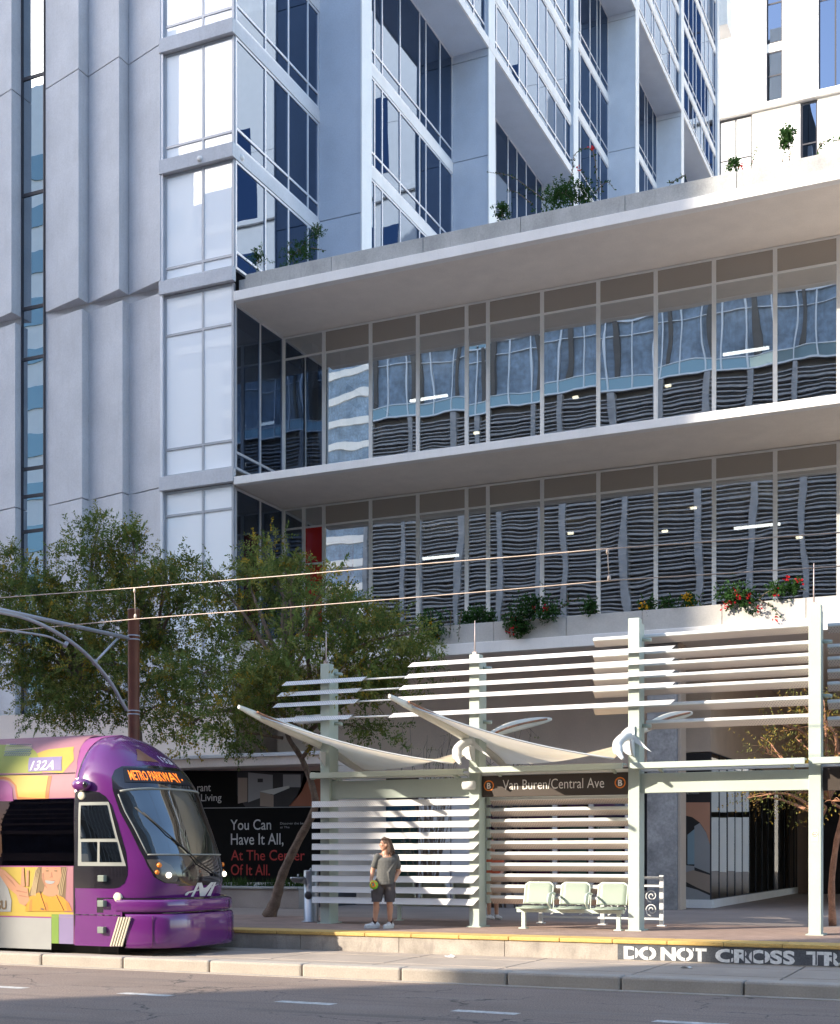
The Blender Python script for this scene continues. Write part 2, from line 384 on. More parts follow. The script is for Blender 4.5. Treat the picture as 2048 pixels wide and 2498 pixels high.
# platform: wall, tactile edge, pavers
b = MB(); x = -46.0
while x < 24: b.box(x + .004, x + 1.996, YP, YP + .3, -.1, .435); x += 2.0
pw = struct(b.build('platform_wall', M['pwall'], bevel=.006))
b = MB(); x = -46.35
while x < 24:
    b.box(x + .004, x + .911, YP - .03, YP + .6, .438, ZP + .004); x += .915
struct(b.build('platform_edge', M['yellow'], bevel=.012))
b = MB(); b.box(-46, 24, YP + .6, 26.6, .43, ZP); struct(b.build('platform', M['paving']))
b = MB(); b.box(-120, 60, 26.6, 120, .3, ZP - .004); struct(b.build('sidewalk', M['walk']))
# DO NOT CROSS TRACKS
x0 = XY(1506, YP)
b = MB(); b.box(x0, x0 + 8, YP - .004, YP - .001,   .175, .43); bn = b.build('painted_band', M['band'], pw)
b = MB(); y = YP - .0065
wl = 0
for wd, a, z_ in (('DO', 1521, 1600), ('NOT', 1611, 1723), ('CROSS', 1744, 1938), ('TRACKS', 1966, 2215)):
    xa, xb = XY(a, YP), XY(z_, YP)
    letters(b, wd, (xa, y, .195), (1, 0, 0), (0, 0, 1), .205, xb - xa, bold=.045)
b.build('stencil_lettering', M['stencil'], pw)
b = MB()
for px in (1547, 1582, 1672, 1694, 1781, 1815, 1835, 1863, 1908, 1990, 2030):
    x = XY(px, YP); b.quad((x - .012, YP - .008, .19), (x + .012, YP - .008, .19), (x + .012, YP - .008, .41), (x - .012, YP - .008, .41))
b.build('stencil_break', M['band'], pw)

# ------------------------------------------------------------------ windows
prnd = random.Random(12)
def window(parent, axis, fixed, a0, a1, z0, z1, mull=(), trans=(), gm='g_tower', fm='alu', wd=.07, dp=.10, name='window', top=None, topm=None, pr=.03):
    """framed window in the plane Y=fixed (axis X) or X=fixed facing +X (axis Y); glass is one sub-part"""
    b = MB()
    def B(p0, p1, q0, q1, out=0.0):
        if axis == 'X': b.box(p0, p1, fixed - pr - out, fixed + dp - .03, q0, q1)
        else: b.box(fixed - dp + .03, fixed + pr + out, p0, p1, q0, q1)
    B(a0, a0 + wd, z0, z1); B(a1 - wd, a1, z0, z1)
    xs = [a0 + wd] + [m for m in mull] + [a1 - wd]
    B(a0 + wd, a1 - wd, z0, z0 + wd); B(a0 + wd, a1 - wd, z1 - wd, z1)
    for m_ in mull: B(m_ - wd / 2, m_ + wd / 2, z0 + wd, z1 - wd)
    edges = [(xs[i] + (wd / 2 if i else 0), xs[i + 1] - (wd / 2 if i < len(xs) - 2 else 0)) for i in range(len(xs) - 1)]
    for t in trans:
        for e in edges: B(e[0], e[1], t - wd / 2, t + wd / 2)
    f = b.build(name, M[fm], parent)
    def G(q0, q1, mm, nm):
        g = MB()
        for e in edges:
            u, v, h2 = prnd.uniform(-.006, .006), prnd.uniform(-.005, .005), fixed   # panes never sit quite true
            if axis == 'X': g.quad((e[0], h2 - u - v, q0), (e[1], h2 + u - v, q0), (e[1], h2 + u + v, q1), (e[0], h2 - u + v, q1))
            else: g.quad((h2 - u - v, e[0], q0), (h2 + u - v, e[1], q0), (h2 + u + v, e[1], q1), (h2 - u + v, e[0], q1))
        g.build(nm, M[mm], f, fix=False)
    if top: G(z0 + wd, top - wd / 2, gm, 'glass'); G(top + wd / 2, z1 - wd, topm, 'spandrel')
    else: G(z0 + wd, z1 - wd, gm, 'glass')
    return f

X0, YF, YG = -20.9, 33.0, 36.0      # tower flank, building front, recessed glazing
# ------------------------------------------------------------------ residential tower (left and up)
tw = thing('residential_tower', 'tall pale tower with saw-toothed precast panels and projecting white fins along its side', 'building', (-22, 34, ZP))
# saw-tooth precast panels
M['p_window'] = mat('far_shop_window', (.16, .15, .15), .4, var=.5, vs=1.5)
XP = [-30.72, -29.07, 'w', -26.43, -24.9, -23.39]
def panel(xa, xb, z0, z1, d=0.0):
    b = MB(); o = YF + d
    P = [(xa, YF + .46 + d * .3, z0), (xb, o, z0), (xb, YF + .75, z0), (xa, YF + .75, z0)]
    b.prism(P, (0, 0, z1 - z0)); b.build('precast_panel', M['panel'], tw, bevel=.012)
cols = [(-33.8, -32.3), (-32.28, -30.75), (-30.73, -29.07), (-28.1, -26.43), (-26.42, -24.9), (-24.89, -23.39)]
lv = [(.5, 12.96, .17), (12.99, 18.85, .17), (19.12, 26.18, 0), (26.21, 33.4, 0), (33.43, 41, 0)]
for xa, xb in cols:
    for z0, z1, d in lv: panel(xa, xb, z0, z1, d)
# plinth ledge pieces between the two panel types, tower core
b = MB(); b.box(-34, -23.4, YF + .5, YF + .9, .5, 41); b.build('backing_wall', M['panel'], tw)
b = MB(); b.box(-60, -23.42, YF + 1.3, 60, ZP, 41); b.box(-60, -34, YF + .4, 60, ZP, 41); b.build('wall', M['panel'], tw)
# the strip window between the panels
zs = [.5, 3.2, 6.2, 9.0, zY(75, 1299, 33.6), zY(75, 1214, 33.6), zY(75, 1147, 33.6), zY(75, 880, 33.6), zY(75, 757, 33.6), zY(75, 481, 33.6), zY(75, 198, 33.6), 30.2, 34, 38]
for z0, z1 in zip(zs, zs[1:]):
    f = window(tw, 'X', YF + .46, -29.05, -28.12, z0 + .001, z1 - .001, (), (), 'g_strip', 'dark_frame', .05, .06, 'strip_window')
# corner glazing, front side: two bays
fl = [19.08 + 3.63 * k for k in range(6)]
wins = []
XM = -21.97
def corner(z0, z1, tr):
    window(tw, 'X', YF + .16, -23.33, X0 + .0, z0, z1, (XM,), tr, 'g_white', 'alu_dark', .07, .1)
corner(.5, 7.3, (3.4, 6.1)); corner(7.62, 12.78, (8.6, 12.06)); corner(13.22, 18.66, (14.05, 17.47))
for z in fl: corner(z + .02, z + 3.2, (z + .40,))
b = MB(); b.box(-23.42, -23.33, YF + .03, YF + .55, .5, 41); b.build('corner_jamb', M['alu'], tw)
# slab bands around the corner
def band(z0, z1, x1=X0 + .06, y1=None):
    b = MB(); b.box(-23.44, X0 + .06, YF - .02, YF + .16, z0, z1)
    if y1: b.box(X0 - .14, X0 + .06, YF + .16, y1, z0, z1)
    b.build('slab_band', M['panel'], tw, bevel=.01)
band(12.80, 13.22); band(18.68, 19.08, y1=YF + .16); band(7.3, 7.6)
for z in fl[1:]: band(z - .42, z, y1=38.3)
# boxed-out lamps on the band
b = MB(); b.lathe([(.001, -.05), (.07, -.05), (.09, 0), (.1, .02)], on_Y(487, 388, YF - .03), 14, 1); b.build('round_vent', M['fascia'], tw)
b = MB(); p = on_X(590, 385, X0 + .07); b.lathe([(.1, -.02), (.09, 0), (.07, .05), (.001, .05)], p, 14, 0)
b.build('round_vent', M['fascia'], tw)
# flank: windows between fins
FINS = [(38.3, 38.96), (49.6, 50.25), (60.8, 61.45), (72.1, 72.75), (83.1, 83.75), (94.2, 94.85)]
XE = -19.34
def flank(y0, y1, z0, z1, x, ms, tr=True):
    mm = [y for y in ms if y0 + .3 < y < y1 - .3]
    window(tw, 'Y', x, y0, y1, z0, z1, mm, (z0 + .5,) if tr else (), 'g_tower', 'alu', .07, .10)
ys = [34.9, 36.3, 37.55]
for z in fl[:5]: flank(YF + .2, 38.28, z + .02, z + 3.2, X0, ys)
flank(YF + .2, YG - .02, 13.22, 18.06, X0, [34.6]); flank(YF + .2, YG - .02, 7.62, 12.68, X0, [34.6]); 
rel = [.55, 1.9, 3.35, 4.2, 5.6, 7.15, 8.2, 9.35]
SOF = [34.3, 34.3, 48.9, 48.9, 48.9]
for i in range(5):
    y0, y1 = FINS[i][1] + .02, FINS[i + 1][0] - .02; so = SOF[i]
    ms = [y0 + r * (1 + .03 * ((i * 7 + k) % 3 - 1)) for k, r in enumerate(rel)]
    D = .4105 * 20 + .912 * y1; ztop = CH + .66 * D + 2
    k = 0; z = 19.08
    while z < ztop:
        low = z + 3.2 < so + .3
        x = X0 if low else XE - .12
        if z > 18.5 + 3.63 * (.5 if i < 2 else (2 + i)) - 8:
            flank(y0, y1, z + .02 if low else max(z + .02, so + .36), (so - .01 if low and z + 6.9 > so + .3 else z + 3.2), x, ms)
            b = MB(); b.box(x - .2, x + .05, y0, y1, z - .42, z)
            if z < so - 1 or (not low and z > so + 1.5): b.build('slab_band', M['fascia'], tw)
        z += 3.63
    # projecting bay with its soffit
    b = MB(); b.box(X0 - .3, XE - .02, y0 - .02, y1 + .02, so, so + .3); b.build('bay_soffit', M['fin'], tw, bevel=.01)
    b = MB(); b.box(XE - .02, XE + .06, y0 - .66, y1 + .0, so - .02, so + .34); b.build('bay_fascia', M['fascia'], tw)
    b = MB(); b.box(X0 - 2.8, XE - .4, y0, y1, so + .31, 80); b.build('bay_core', M['dark'], tw)
b = MB(); b.box(X0 - .3, -18.75, 94.86, 96.6, 61.0, 61.3); b.box(X0 - .3, -18.77, 94.86, 96.58, 61.31, 80); b.build('projecting_bay', M['white'], tw)
for i, (y0, y1) in enumerate(FINS):
    zj = [18.9] + [21.9 + 7.26 * k - (.9 if i % 2 else 0) for k in range(9)]
    top = 75
    b = MB(); zz = [18.4]
    z = 19.08 + 3.0
    for z0, z1 in zip([18.4, 26.0 - 3.3 , 30.0, 34.0, 41.3, 48.6, 55.9, 63.1], [26.0 - 3.33, 29.97, 33.97, 41.27, 48.57, 55.87, 63.07, 75]):
        b.box(X0 - .1, XE, y0, y1, z0, z1)
    f_ = b.build('fin', M['fin'], tw, bevel=.012)
    MB().box(XE + .002, XE + .05, y0 - .03, y1 + .03, 18.4, 75).build('fin_lit_edge', M['white'], f_)  # whiter cap puts the end face's brighter light into its colour
# dark cores behind the glass
b = MB(); b.box(X0 - 2.6, X0 - .35, YF + .6, 95.0, 19.3, 80); b.box(-23.3, X0 - .4, YF + .6, YF + .7, .5, 41); b.build('core', M['dark'], tw)
b = MB(); b.box(-27, X0 - 2.62, 60, 95, 19.3, 80); b.build('rear_wall', M['panel'], tw)

# ------------------------------------------------------------------ podium building
pb = thing('podium_building', 'low white podium with two storeys of wide windows under deep overhanging slabs', 'building', (-10, 36, ZP))
XR = 16.0
def slab(z0, z1, name='floor_slab'):
    b = MB(); b.box(X0 + .08, XR, YF, YF + .25, z0, z1); b.build('fascia', M['fascia'], pb, bevel=.012)
    b = MB(); b.box(X0 - .05, XR, YF + .25, 60, z0 + .012, z1 - .01); b.build('soffit', M['soffit'], pb)
slab(18.06, 18.34); slab(12.70, 12.93); slab(7.30, 7.60)
def coping(z0, z1, xs, m):
    for xa, xb in zip(xs, xs[1:]):
        b = MB(); b.box(xa + .006, xb - .006, YF + .05, YF + .22, z0, z1); b.build('planter_wall', M[m], pb, bevel=.008)
coping(18.342, 18.78, [X0 + .45 + 2.83 * k for k in range(0, 16)], 'concrete')
coping(7.602, 8.12, [X0 + .1 + 2.02 * k for k in range(0, 22)], 'planter')
b = MB(); b.box(X0 + .6, XR, YF + .22, YF + 1.1, 18.342, 18.66); b.box(X0 + .3, XR, YF + .22, YF + 1.1, 7.602, 8.0); b.build('planter_soil', M['dark'], pb)
b = MB(); b.box(X0 + .1, X0 + .44, YF + .27, YF + 1.3, 18.342, 18.76); b.build('planter_wall', M['concrete'], pb)
# recessed glazing
pxs = [690, 790, 904, 1019, 1138, 1190, 1322, 1459, 1599, 1741, 1890, 2045]
xw = [X0 + .02] + [XY(p, YG) for p in pxs[1:]]
while xw[-1] < 16: xw.append(xw[-1] + 1.63)
for z0, z1, tr in ((12.94, 18.06, 17.36), (7.62, 12.69, 12.05)):
    for a0, a1 in zip(xw, xw[1:]):
        if z0 < 10 and a0 < -20:
            am_ = XY(741, YG); window(pb, 'X', YG, a0 + .001, am_ - .001, z0, z1, (), (tr,), 'g_pod', 'alu_white', .055, .10, 'window', tr, 'g_pod'); window(pb, 'X', YG, am_ + .001, a1 - .001, z0, z1, (), (tr, 10.9), 'g_red', 'alu_white', .055, .10, 'window', tr, 'g_pod'); continue
        window(pb, 'X', YG, a0 + .001, a1 - .001, z0, z1, (), (tr,), 'g_pod', 'alu_white', .055, .10, 'window', tr, 'g_span' if a0 > -19.6 else 'g_pod')
# interiors: side and back walls, lit tubes on the ceilings
b = MB(); b.box(X0 - 6, XR, 46.5, 46.8, 7.6, 18.2); b.box(-27, -26.8, 36.5, 46, 7.6, 18.2); b.build('inner_wall', M['dark'], pb)
b = MB(); b.box(-20.3, -19.2, 37.4, 37.5, 7.62, 11.9); b.build('red_partition', M['red'], pb)
b = MB(); b.box(-20.6, -20.2, 36.6, 37.0, 13, 18); b.box(-19.4, -19.2, 36.6, 37, 13, 18); b.box(-20.85, -20.6, 36.3, 36.5, 7.6, 12.6); b.build('inner_column', M['white'], pb)
M['tube'] = emit('lit_tube', (1, .97, .9), 2.2)
for a, c in (((1000, 978), (1091, 965)), ((1763, 866), (1875, 848)), ((1031, 1364), (1118, 1353)), ((1790, 1288), (1902, 1279))):
    p, q = on_Y(*a, 40.0), on_Y(*c, 40.0)
    zc = (p.z + q.z) / 2
    b = MB(); b.box(p.x, q.x, 39.95, 40.05, zc - .035, zc + .035); b.build('ceiling_light', M['tube'], pb)
M['spot'] = emit('lit_spot', (1, .85, .6), 2.5)
for px, py in ((1317, 845), (1402, 968), (1628, 940), (1690, 1238), (1855, 1128), (1942, 1198), (1948, 1310), (1620, 1295), (1390, 1300), (1160, 1055), (75, 304), (66, 423)):
    b = MB(); p = on_Y(px, py, 41.0 if px > 200 else 34.6); b.box(p.x - .09, p.x + .09, p.y, p.y + .1, p.z - .03, p.z + .03); b.build('ceiling_spot', M['spot'], pb)
# ground floor: wall over the shops, column, shopfronts, passage
xp = -7.33; YS = 34.9
b = MB(); b.box(X0 - .2, -8.04, YG, YG + .4, 4.35, 7.3); b.build('shop_wall', M['pinkwall'], pb)
b = MB(); b.box(-8.04, xp, YS, YG + .4, 4.62, 7.31); b.box(xp - .4, xp, YG + .4, 50, 4.62, 7.31); b.box(-8.04, -7.9, YS + .01, YG, .5, 4.62); b.build('passage_wall', M['tan'], pb)
b = MB(); b.box(-8.65, -7.87, 33.4, 34.15, .49, 7.3); b.build('column', M['column'], pb, bevel=.02)
b = MB(); b.box(-7.868, -7.80, 33.5, 34.1, .49, 7.3); b.build('column_side_sheet', M['tan'], pb)  # thin tan sheet over one side face of the column
# dark end of the passage
b = MB(); b.box(-8, -5.5, 50, 50.4, .5, 7.3); b.box(5, 16, 50, 50.4, .5, 7.3); b.box(-5.49, 4.99, 50, 50.3, 5.2, 7.3); b.build('passage_end', M['tan'], pb)
b = MB(); b.box(-6.9, -5.5, 49.6, 49.9, .5, 4.6); b.box(-3.2, -2.9, 49.6, 49.9, .5, 5.2); b.box(-.6, -.3, 49.6, 49.9, .5, 5.2); b.box(-5.5, 4, 49.65, 49.8, 3.3, 3.5); b.build('dark_shopfront', M['dark'], pb)
b = MB(); b.box(16, 16.4, 34, 50, .5, 7.3); b.build('passage_wall', M['stucco'], pb)
for k in range(3): MB().box(3.2, 3.9, 34.5 + 6 * k, 35.2 + 6 * k, .49, 7.3).build('column', M['column'], pb, bevel=.02)
for k in range(4): MB().box(15.9, 16.1, 35.2 + 3.6 * k, 37.4 + 3.6 * k, .6, 3.9).build('shop_window', M['p_window'], pb)
# shop glass of the passage
window(pb, 'Y', xp, YS + .02, 49.9, .72, 4.6, [YS + 1.1 * k for k in range(1, 14)], (4.0,), 'g_dark', 'dark_frame', .02, .06, 'shop_window', pr=.014)
b = MB(); b.box(xp - .9, xp - .8, YS + .3, 49.9, .5, 4.6); b.build('inner_wall', M['tan'], pb)
b = MB(); b.box(-8.0, xp + .02, YS - .03, YS + .1, ZP, .72); b.box(xp - .1, xp + .05, YS + .1, 49.9, ZP, .72); b.build('shop_sill', M['fascia'], pb)
# shopfronts behind the platform (between the tower and the column)
def sx(px): return XY(px, YG)
window(pb, 'X', YG + .05, sx(830), sx(1018), .9, 4.3, (sx(905),), (3.35,), 'g_dark', 'dark_frame', .05, .08, 'shop_window')
window(pb, 'X', YG + .05, sx(1190), sx(1344), .9, 4.3, (sx(1262),), (3.3,), 'g_dark', 'dark_frame', .05, .08, 'shop_window')
b = MB(); b.box(sx(1022), sx(1186), YG - .05, YG + .3, .49, 4.35); b.build('pier', M['stucco'], pb)
b = MB(); b.box(sx(1050), sx(1052), YG - .06, YG, .5, 4.35); b.box(sx(1100), sx(1102), YG - .06, YG, .5, 4.35); b.build('pier_joint', M['dark_frame'], pb)
window(pb, 'X', YG + .05, sx(1346), sx(1535), .5, 4.0, (sx(1440),), (3.4,), 'g_dark', 'stucco', .14, .12, 'shop_door')
b = MB(); b.box(X0, -8.0, YG + .6, YG + .7, .5, 4.4); b.build('inner_wall', M['dark'], pb)
b = MB(); b.box(X0, -8.0, YG + .0, YG + .4, .49, .9); b.build('shop_base', M['stone'], pb)
# canopy shelf over the left shops
b = MB(); b.box(-40, XY(815, 32), 31.6, 32.69, 4.62, 4.72); b.build('canopy_top', M['fascia'], pb, bevel=.01)
b = MB(); b.box(-40, XY(812, 32), 31.65, 32.69, 4.38, 4.615); b.build('canopy_edge', M['pinkwall'], pb)
b = MB(); b.box(-40, X0 - .1, YG + .6, YG + 1, .5, 7.3); b.box(-44, X0 + .12, YF - .3, YF - .06, .5, 6.3); b.box(X0 + .13, XY(818, 32.7), YF - .3, YG - .06, .5, 4.62); b.build('plinth_wall', M['pinkwall'], pb)
# posters stuck inside the shop windows, as flat prints
M['p_green'] = flat('poster_green', (.02, .06, .045)); M['p_blue'] = flat('poster_blue', (.03, .10, .16)); M['p_white'] = flat('poster_white', (.55, .55, .52)); M['p_pale'] = flat('poster_pale_letters', (.5, .52, .5))
M['p_peach'] = flat('poster_peach', (.48, .24, .15)); M['p_grey'] = flat('poster_grey', (.28, .28, .28)); M['p_sofa'] = flat('poster_sofa', (.30, .23, .18)); M['p_dark'] = flat('poster_dark', (.025, .022, .022)); M['p_cool'] = flat('poster_cool', (.22, .30, .34))
ps = thing('window_poster', 'dark green poster with pale lettering in the shop window behind the left louvres', 'poster', (sx(925), YG - .02, 2))
y = YG + .0
def PQ(pts, Y): return [on_Y(a, c, Y) for a, c in pts]
b = MB(); b.prism(PQ([(832, 2020), (1016, 2020), (1016, 2140), (832, 2140)], y), (0, -.01, 0)); b.build('sheet', M['p_green'], ps)
b = MB(); b.prism(PQ([(832, 1962), (1016, 1962), (1016, 2008), (832, 2008)], y), (0, -.01, 0)); b.build('blue_sheet', M['p_blue'], ps)
b = MB(); b.poly(PQ([(826, 2050), (862, 2052), (880, 2068), (892, 2088), (830, 2088)], y - .014)); b.poly(PQ([(838, 2090), (900, 2090), (905, 2132), (836, 2132)], y - .014)); b.build('picture', M['p_white'], ps)
b = MB()
for tx, a, c, yy, hh in (('THE', 976, 990, 2054, 4), ('MAEVE', 948, 1013, 2066, 9), ('CENTRAL STATION', 952, 1003, 2081, 5)):
    p, q = on_Y(a, yy, y - .014), on_Y(c, yy, y - .014); letters(b, tx, p, (1, 0, 0), (0, 0, 1), hh * .0115, q.x - p.x)
b.build('lettering', M['p_pale'], ps)
ps = thing('door_poster', 'dark green poster reading Opportunity in the shop door behind the bench', 'poster', (sx(1440), YG - .02, 2))
b = MB()
for a, c in ((1366, 1430), (1452, 1515)): b.prism(PQ([(a, 1992), (c, 1992), (c, 2135), (a, 2135)], y), (0, -.01, 0))
b.build('sheet', M['p_green'], ps)
b = MB()
for tx, a, c, yy, hh in (('Opportunity.', 1458, 1510, 2023, 8),):
    p, q = on_Y(a, yy, y - .014), on_Y(c, yy, y - .014); letters(b, tx, p, (1, 0, 0), (0, 0, 1), hh * .0115, q.x - p.x)
b.build('lettering', M['p_pale'], ps)
ps = thing('fascia_sign', 'dark green strip with white letters nix behind the station name sign', 'sign', (sx(1300), YG - .02, 4))
b = MB(); b.prism(PQ([(1195, 1925), (1530, 1925), (1530, 1948), (1195, 1948)], YG - .08), (0, .06, 0)); b.build('board', M['p_green'], ps)
b = MB(); p = on_Y(1283, 1941, YG - .085); letters(b, 'nix', p, (1, 0, 0), (0, 0, 1), .13, .42); b.build('lettering', M['p_pale'], ps)
# sofa picture beside the column
ps = thing('sofa_poster', 'tall picture panel of a sofa under a peach arch beside the grey column', 'poster', (-7.7, YS, ZP))
Y = YS + .002
b = MB(); b.box(-8.03, xp - .01, Y, Y + .06, .72, 4.6); b.build('board', M['p_dark'], ps)
Y -= .004
b = MB(); b.poly(PQ([(1671, 1957), (1731, 1957), (1731, 2060), (1722, 2030), (1706, 2006), (1688, 1993), (1671, 1989)], Y)); b.build('arch', M['p_peach'], ps)
b = MB(); b.poly(PQ([(1693, 2015), (1706, 2007), (1722, 2031), (1731, 2061), (1731, 2130), (1693, 2115)], Y)); b.poly(PQ([(1671, 2110), (1693, 2112), (1693, 2130), (1671, 2130)], Y - .002)); b.build('backdrop', M['p_grey'], ps)
b = MB(); b.poly(PQ([(1676, 2036), (1693, 2022), (1693, 2108), (1676, 2108)], Y)); b.build('pane', M['p_cool'], ps)
b = MB(); b.poly(PQ([(1671, 2128), (1690, 2122), (1731, 2134), (1731, 2178), (1700, 2165), (1671, 2150)], Y - .004)); b.build('sofa', M['p_sofa'], ps)
b = MB(); b.poly(PQ([(1671, 2162), (1700, 2170), (1731, 2184), (1731, 2206), (1671, 2206)], Y)); b.build('rug', M['p_grey'], ps)
b = MB(); p, q = on_Y(1674, 1937, Y), on_Y(1704, 1937, Y); letters(b, 'AL STATION', p, (1, 0, 0), (0, 0, 1), .05, q.x - p.x); b.build('lettering', M['p_pale'], ps)
# ------------------------------------------------------------------ hoarding on the left shopfront
hd = thing('hoarding', 'black shopfront hoarding with white and red lettering and a kitchen picture', 'hoarding', (-19, 32.6, ZP))
Y = 32.55
b = MB(); b.prism(PQ([(380, 1880), (822, 1880), (822, 2152), (380, 2152)], Y), (0, .06, 0)); b.build('board', mat('hoarding_black', (.008, .0075, .0075), .8, fine=0, spec=.08), hd)
b = MB(); b.prism(PQ([(380, 2152), (745, 2152), (745, 2166), (380, 2166)], Y - .01), (0, .08, 0)); b.build('base_strip', M['fascia'], hd)
b = MB(); b.prism(PQ([(495, 1970), (822, 1966), (822, 1968), (495, 1972)], Y - .003), (0, .002, 0)); b.build('joint', M['p_grey'], hd)
M['h_w'] = flat('hoarding_white', (.52, .51, .50)); M['h_r'] = flat('hoarding_red', (.42, .035, .03)); M['h_o'] = flat('hoarding_orange', (.30, .10, .05))
def hl(items, m, nm, sc=1.0):
    b = MB()
    for tx, a, c, yy, hh in items:
        p, q = on_Y(a, yy, Y - .006), on_Y(c, yy, Y - .006); letters(b, tx, p, (1, 0, 0), (0, 0, 1), hh * (p - Vector((0, 0, CH))).dot(Vector((-sa, ca, 0))) / F, q.x - p.x, bold=.004)
    b.build(nm, m, hd)
hl([('You Can', 562, 661, 2024, 25), ('Have It All,', 563, 691, 2060, 27)], M['h_w'], 'white_lettering')
hl([('rant', 481, 514, 1930, 15), ('Living', 490, 540, 1954, 17)], M['h_w'], 'upper_lettering')
hl([('At The Center', 563, 743, 2098, 25), ('Of It All.', 563, 658, 2134, 26)], M['h_r'], 'red_lettering')
hl([('Discover the best in', 683, 755, 2011, 5.5), ('at The', 683, 706, 2020, 5)], M['p_grey'], 'small_lettering')
k = lambda pts, m, nm, o=.004: MB().poly(PQ(pts, Y - o)).build(nm, m, hd)
kit = MB().poly(PQ([(578, 1881), (755, 1887), (735, 1932), (705, 1968), (598, 1968), (578, 1940)], Y - .004)).build('kitchen_picture', M['p_dark'], hd)
def kp(pts, m, nm, o): MB().poly(PQ(pts, Y - o)).build(nm, m, kit)
kp([(605, 1884), (665, 1890), (665, 1935), (605, 1957)], M['p_grey'], 'cabinet', .007)
kp([(690, 1889), (733, 1889), (733, 1920), (690, 1920)], M['p_grey'], 'back_cabinet', .007)
kp([(634, 1930), (705, 1916), (706, 1922), (667, 1938)], M['p_white'], 'counter', .012)
kp([(634, 1932), (667, 1939), (667, 1968), (634, 1966)], M['p_sofa'], 'island', .010)
kp([(628, 1899), (641, 1899), (641, 1908), (628, 1908)], M['p_dark'], 'oven', .010)
kp([(580, 1897), (603, 1897), (603, 1955), (580, 1960)], M['p_sofa'], 'side_door', .007)
kp([(668, 1938), (700, 1925), (700, 1950), (668, 1966)], M['p_dark'], 'stool', .010)
k([(740, 1890), (790, 1885), (790, 1966), (704, 1966), (722, 1945), (734, 1918)], M['h_o'], 'arch_picture')
# low planter wall in front of it
lw = thing('planter_wall', 'low grey planter wall behind the platform under the black hoarding', 'wall', (-18, 30.3, ZP))
b = MB(); b.box(-30, XY(738, 30.4), 30.2, 30.55, ZP - .01, 1.0); b.build('wall', M['stone'], lw, bevel=.015)
b = MB(); b.box(-30, XY(738, 30.4) + .02, 30.15, 30.6, 1.002, 1.06); b.build('coping', M['concrete'], lw, bevel=.01)
b = MB(); b.box(-30, XY(738, 30.4), 30.56, 33.5, ZP - .01, .98); b.build('soil', M['dark'], lw)

# ------------------------------------------------------------------ white tower far right
wt = thing('white_tower', 'sunlit white tower with narrow blue windows at the top right', 'building', (-15, 112, ZP))
W = 112.0
def wx(px): return XY(px, W)
def wz(px, py): return zY(px, py, W)
zl = wz(1751, 300) ; zr = wz(2048, 214); zl = (zl + zr) / 2
zj = wz(1751, 96)
cutA = (wx(1868), wx(1907)); cutB = (wx(1995), wx(2075))
def wall(x0, x1, z0, z1, d=0): MB().box(x0, x1, W + d, W + 1.2, z0, z1).build('wall_panel', M['white'], wt, bevel=.02)
xs0 = -40
for z0, z1 in ((zl + .5, zj - .03), (zj, zj + 14)):
    wall(xs0, cutA[0], z0, z1); wall(cutA[1], cutB[0], z0, z1); wall(cutB[1], 75, z0, z1)
xC = (wx(1752), wx(1832)); xD = (wx(1951), wx(1992))
for a0, a1 in ((xs0, xC[0]), (xC[1], wx(1950)), (xD[1], 75)): wall(a0, a1, zl - 16, zl - .06, .25)
MB().box(xs0, 75, W - .12, W + 1, zl, zl + .49).build('ledge', M['white'], wt, bevel=.03)
def ww(x0, x1, z0, z1, mu, tr, d=.3, g='g_tower'): window(wt, 'X', W + d, x0, x1, z0, z1, mu, tr, g, 'dark_frame', .12, .2)
h = zl + .5; st = 5.2
ww(cutA[0], cutA[1], h, h + 4.2, (), (h + 2.2,)); MB().box(cutA[0], cutA[1], W + .25, W + .9, h + 4.2, h + 4.9).build('spandrel_band', M['white'], wt)
ww(cutA[0], cutA[1], h + 4.9, h + 12.3, (), (h + 8.2,)); MB().box(cutA[0], cutA[1], W + .25, W + .9, h + 12.3, h + 13).build('spandrel_band', M['white'], wt)
ww(cutA[0], cutA[1], h + 13, h + 24, (), (h + 16.8,)); ww(cutB[0], cutB[1], h, h + 24, (wx(2036),), (h + 7.4, h + 15.5))
ww(xC[0], xC[1], zl - 16, zl - .08, (wx(1792),), (wz(1752, 392),), .4, 'g_white'); ww(xD[0], xD[1], zl - 16, zl - .08, (), (wz(1970, 345),), .4)
for k in range(9):
    x = 2 + 8 * k + (k % 3) * 1.3
    for z in (10, 24, 38, 52, 64): MB().box(x, x + 1.6 + (k % 2) * 1.5, W - .05, W + .02, z + (k % 3) * 2, z + 9).build('window', M['g_tower'], wt)
MB().box(xs0, 75, W + 1.21, W + 6, ZP, zl + 30).build('core', M['white'], wt)

# ------------------------------------------------------------------ buildings across the street, seen mirrored in the glass and casting the shade
XRo, XLo, YH = -46.5, -58.5, -22.0
ht = thing('hotel', 'louvred hotel with turquoise glass storeys across the street, mirrored in the podium windows', 'building', (0, -30, 0))
M['louvre'] = mat('grey_louvre', (.33, .32, .33), .5, var=.2, fine=0); M['louvre_dk'] = mat('louvre_void', (.125, .115, .11), .9)
M['turq'] = glass('turquoise_glass', (.45, .6, .62), (0, 0, 0), .25, .003, .6, diff=(.24, .33, .37)); M['curtain'] = mat('curtain_glass', (.21, .28, .37), .5, var=.35, vs=.5, fine=.3, fs=2.5, streak=.6, dirt=(.05, .08, .11), sscale=(1.3, 1.3, .06))
MB().box(XRo, 60, YH - 28, YH - .5, 0, 47).build('wall', M['louvre_dk'], ht)
b = MB(); z = 5.0; k = 0
while z < 35.6:
    b.box(XRo, 60, YH - .25, YH + .02, z, z + .09 + .06 * (k % 3 == 0)); z += .30; k += 1
b.build('louvre_screen', M['louvre'], ht)
b = MB(); x = XRo
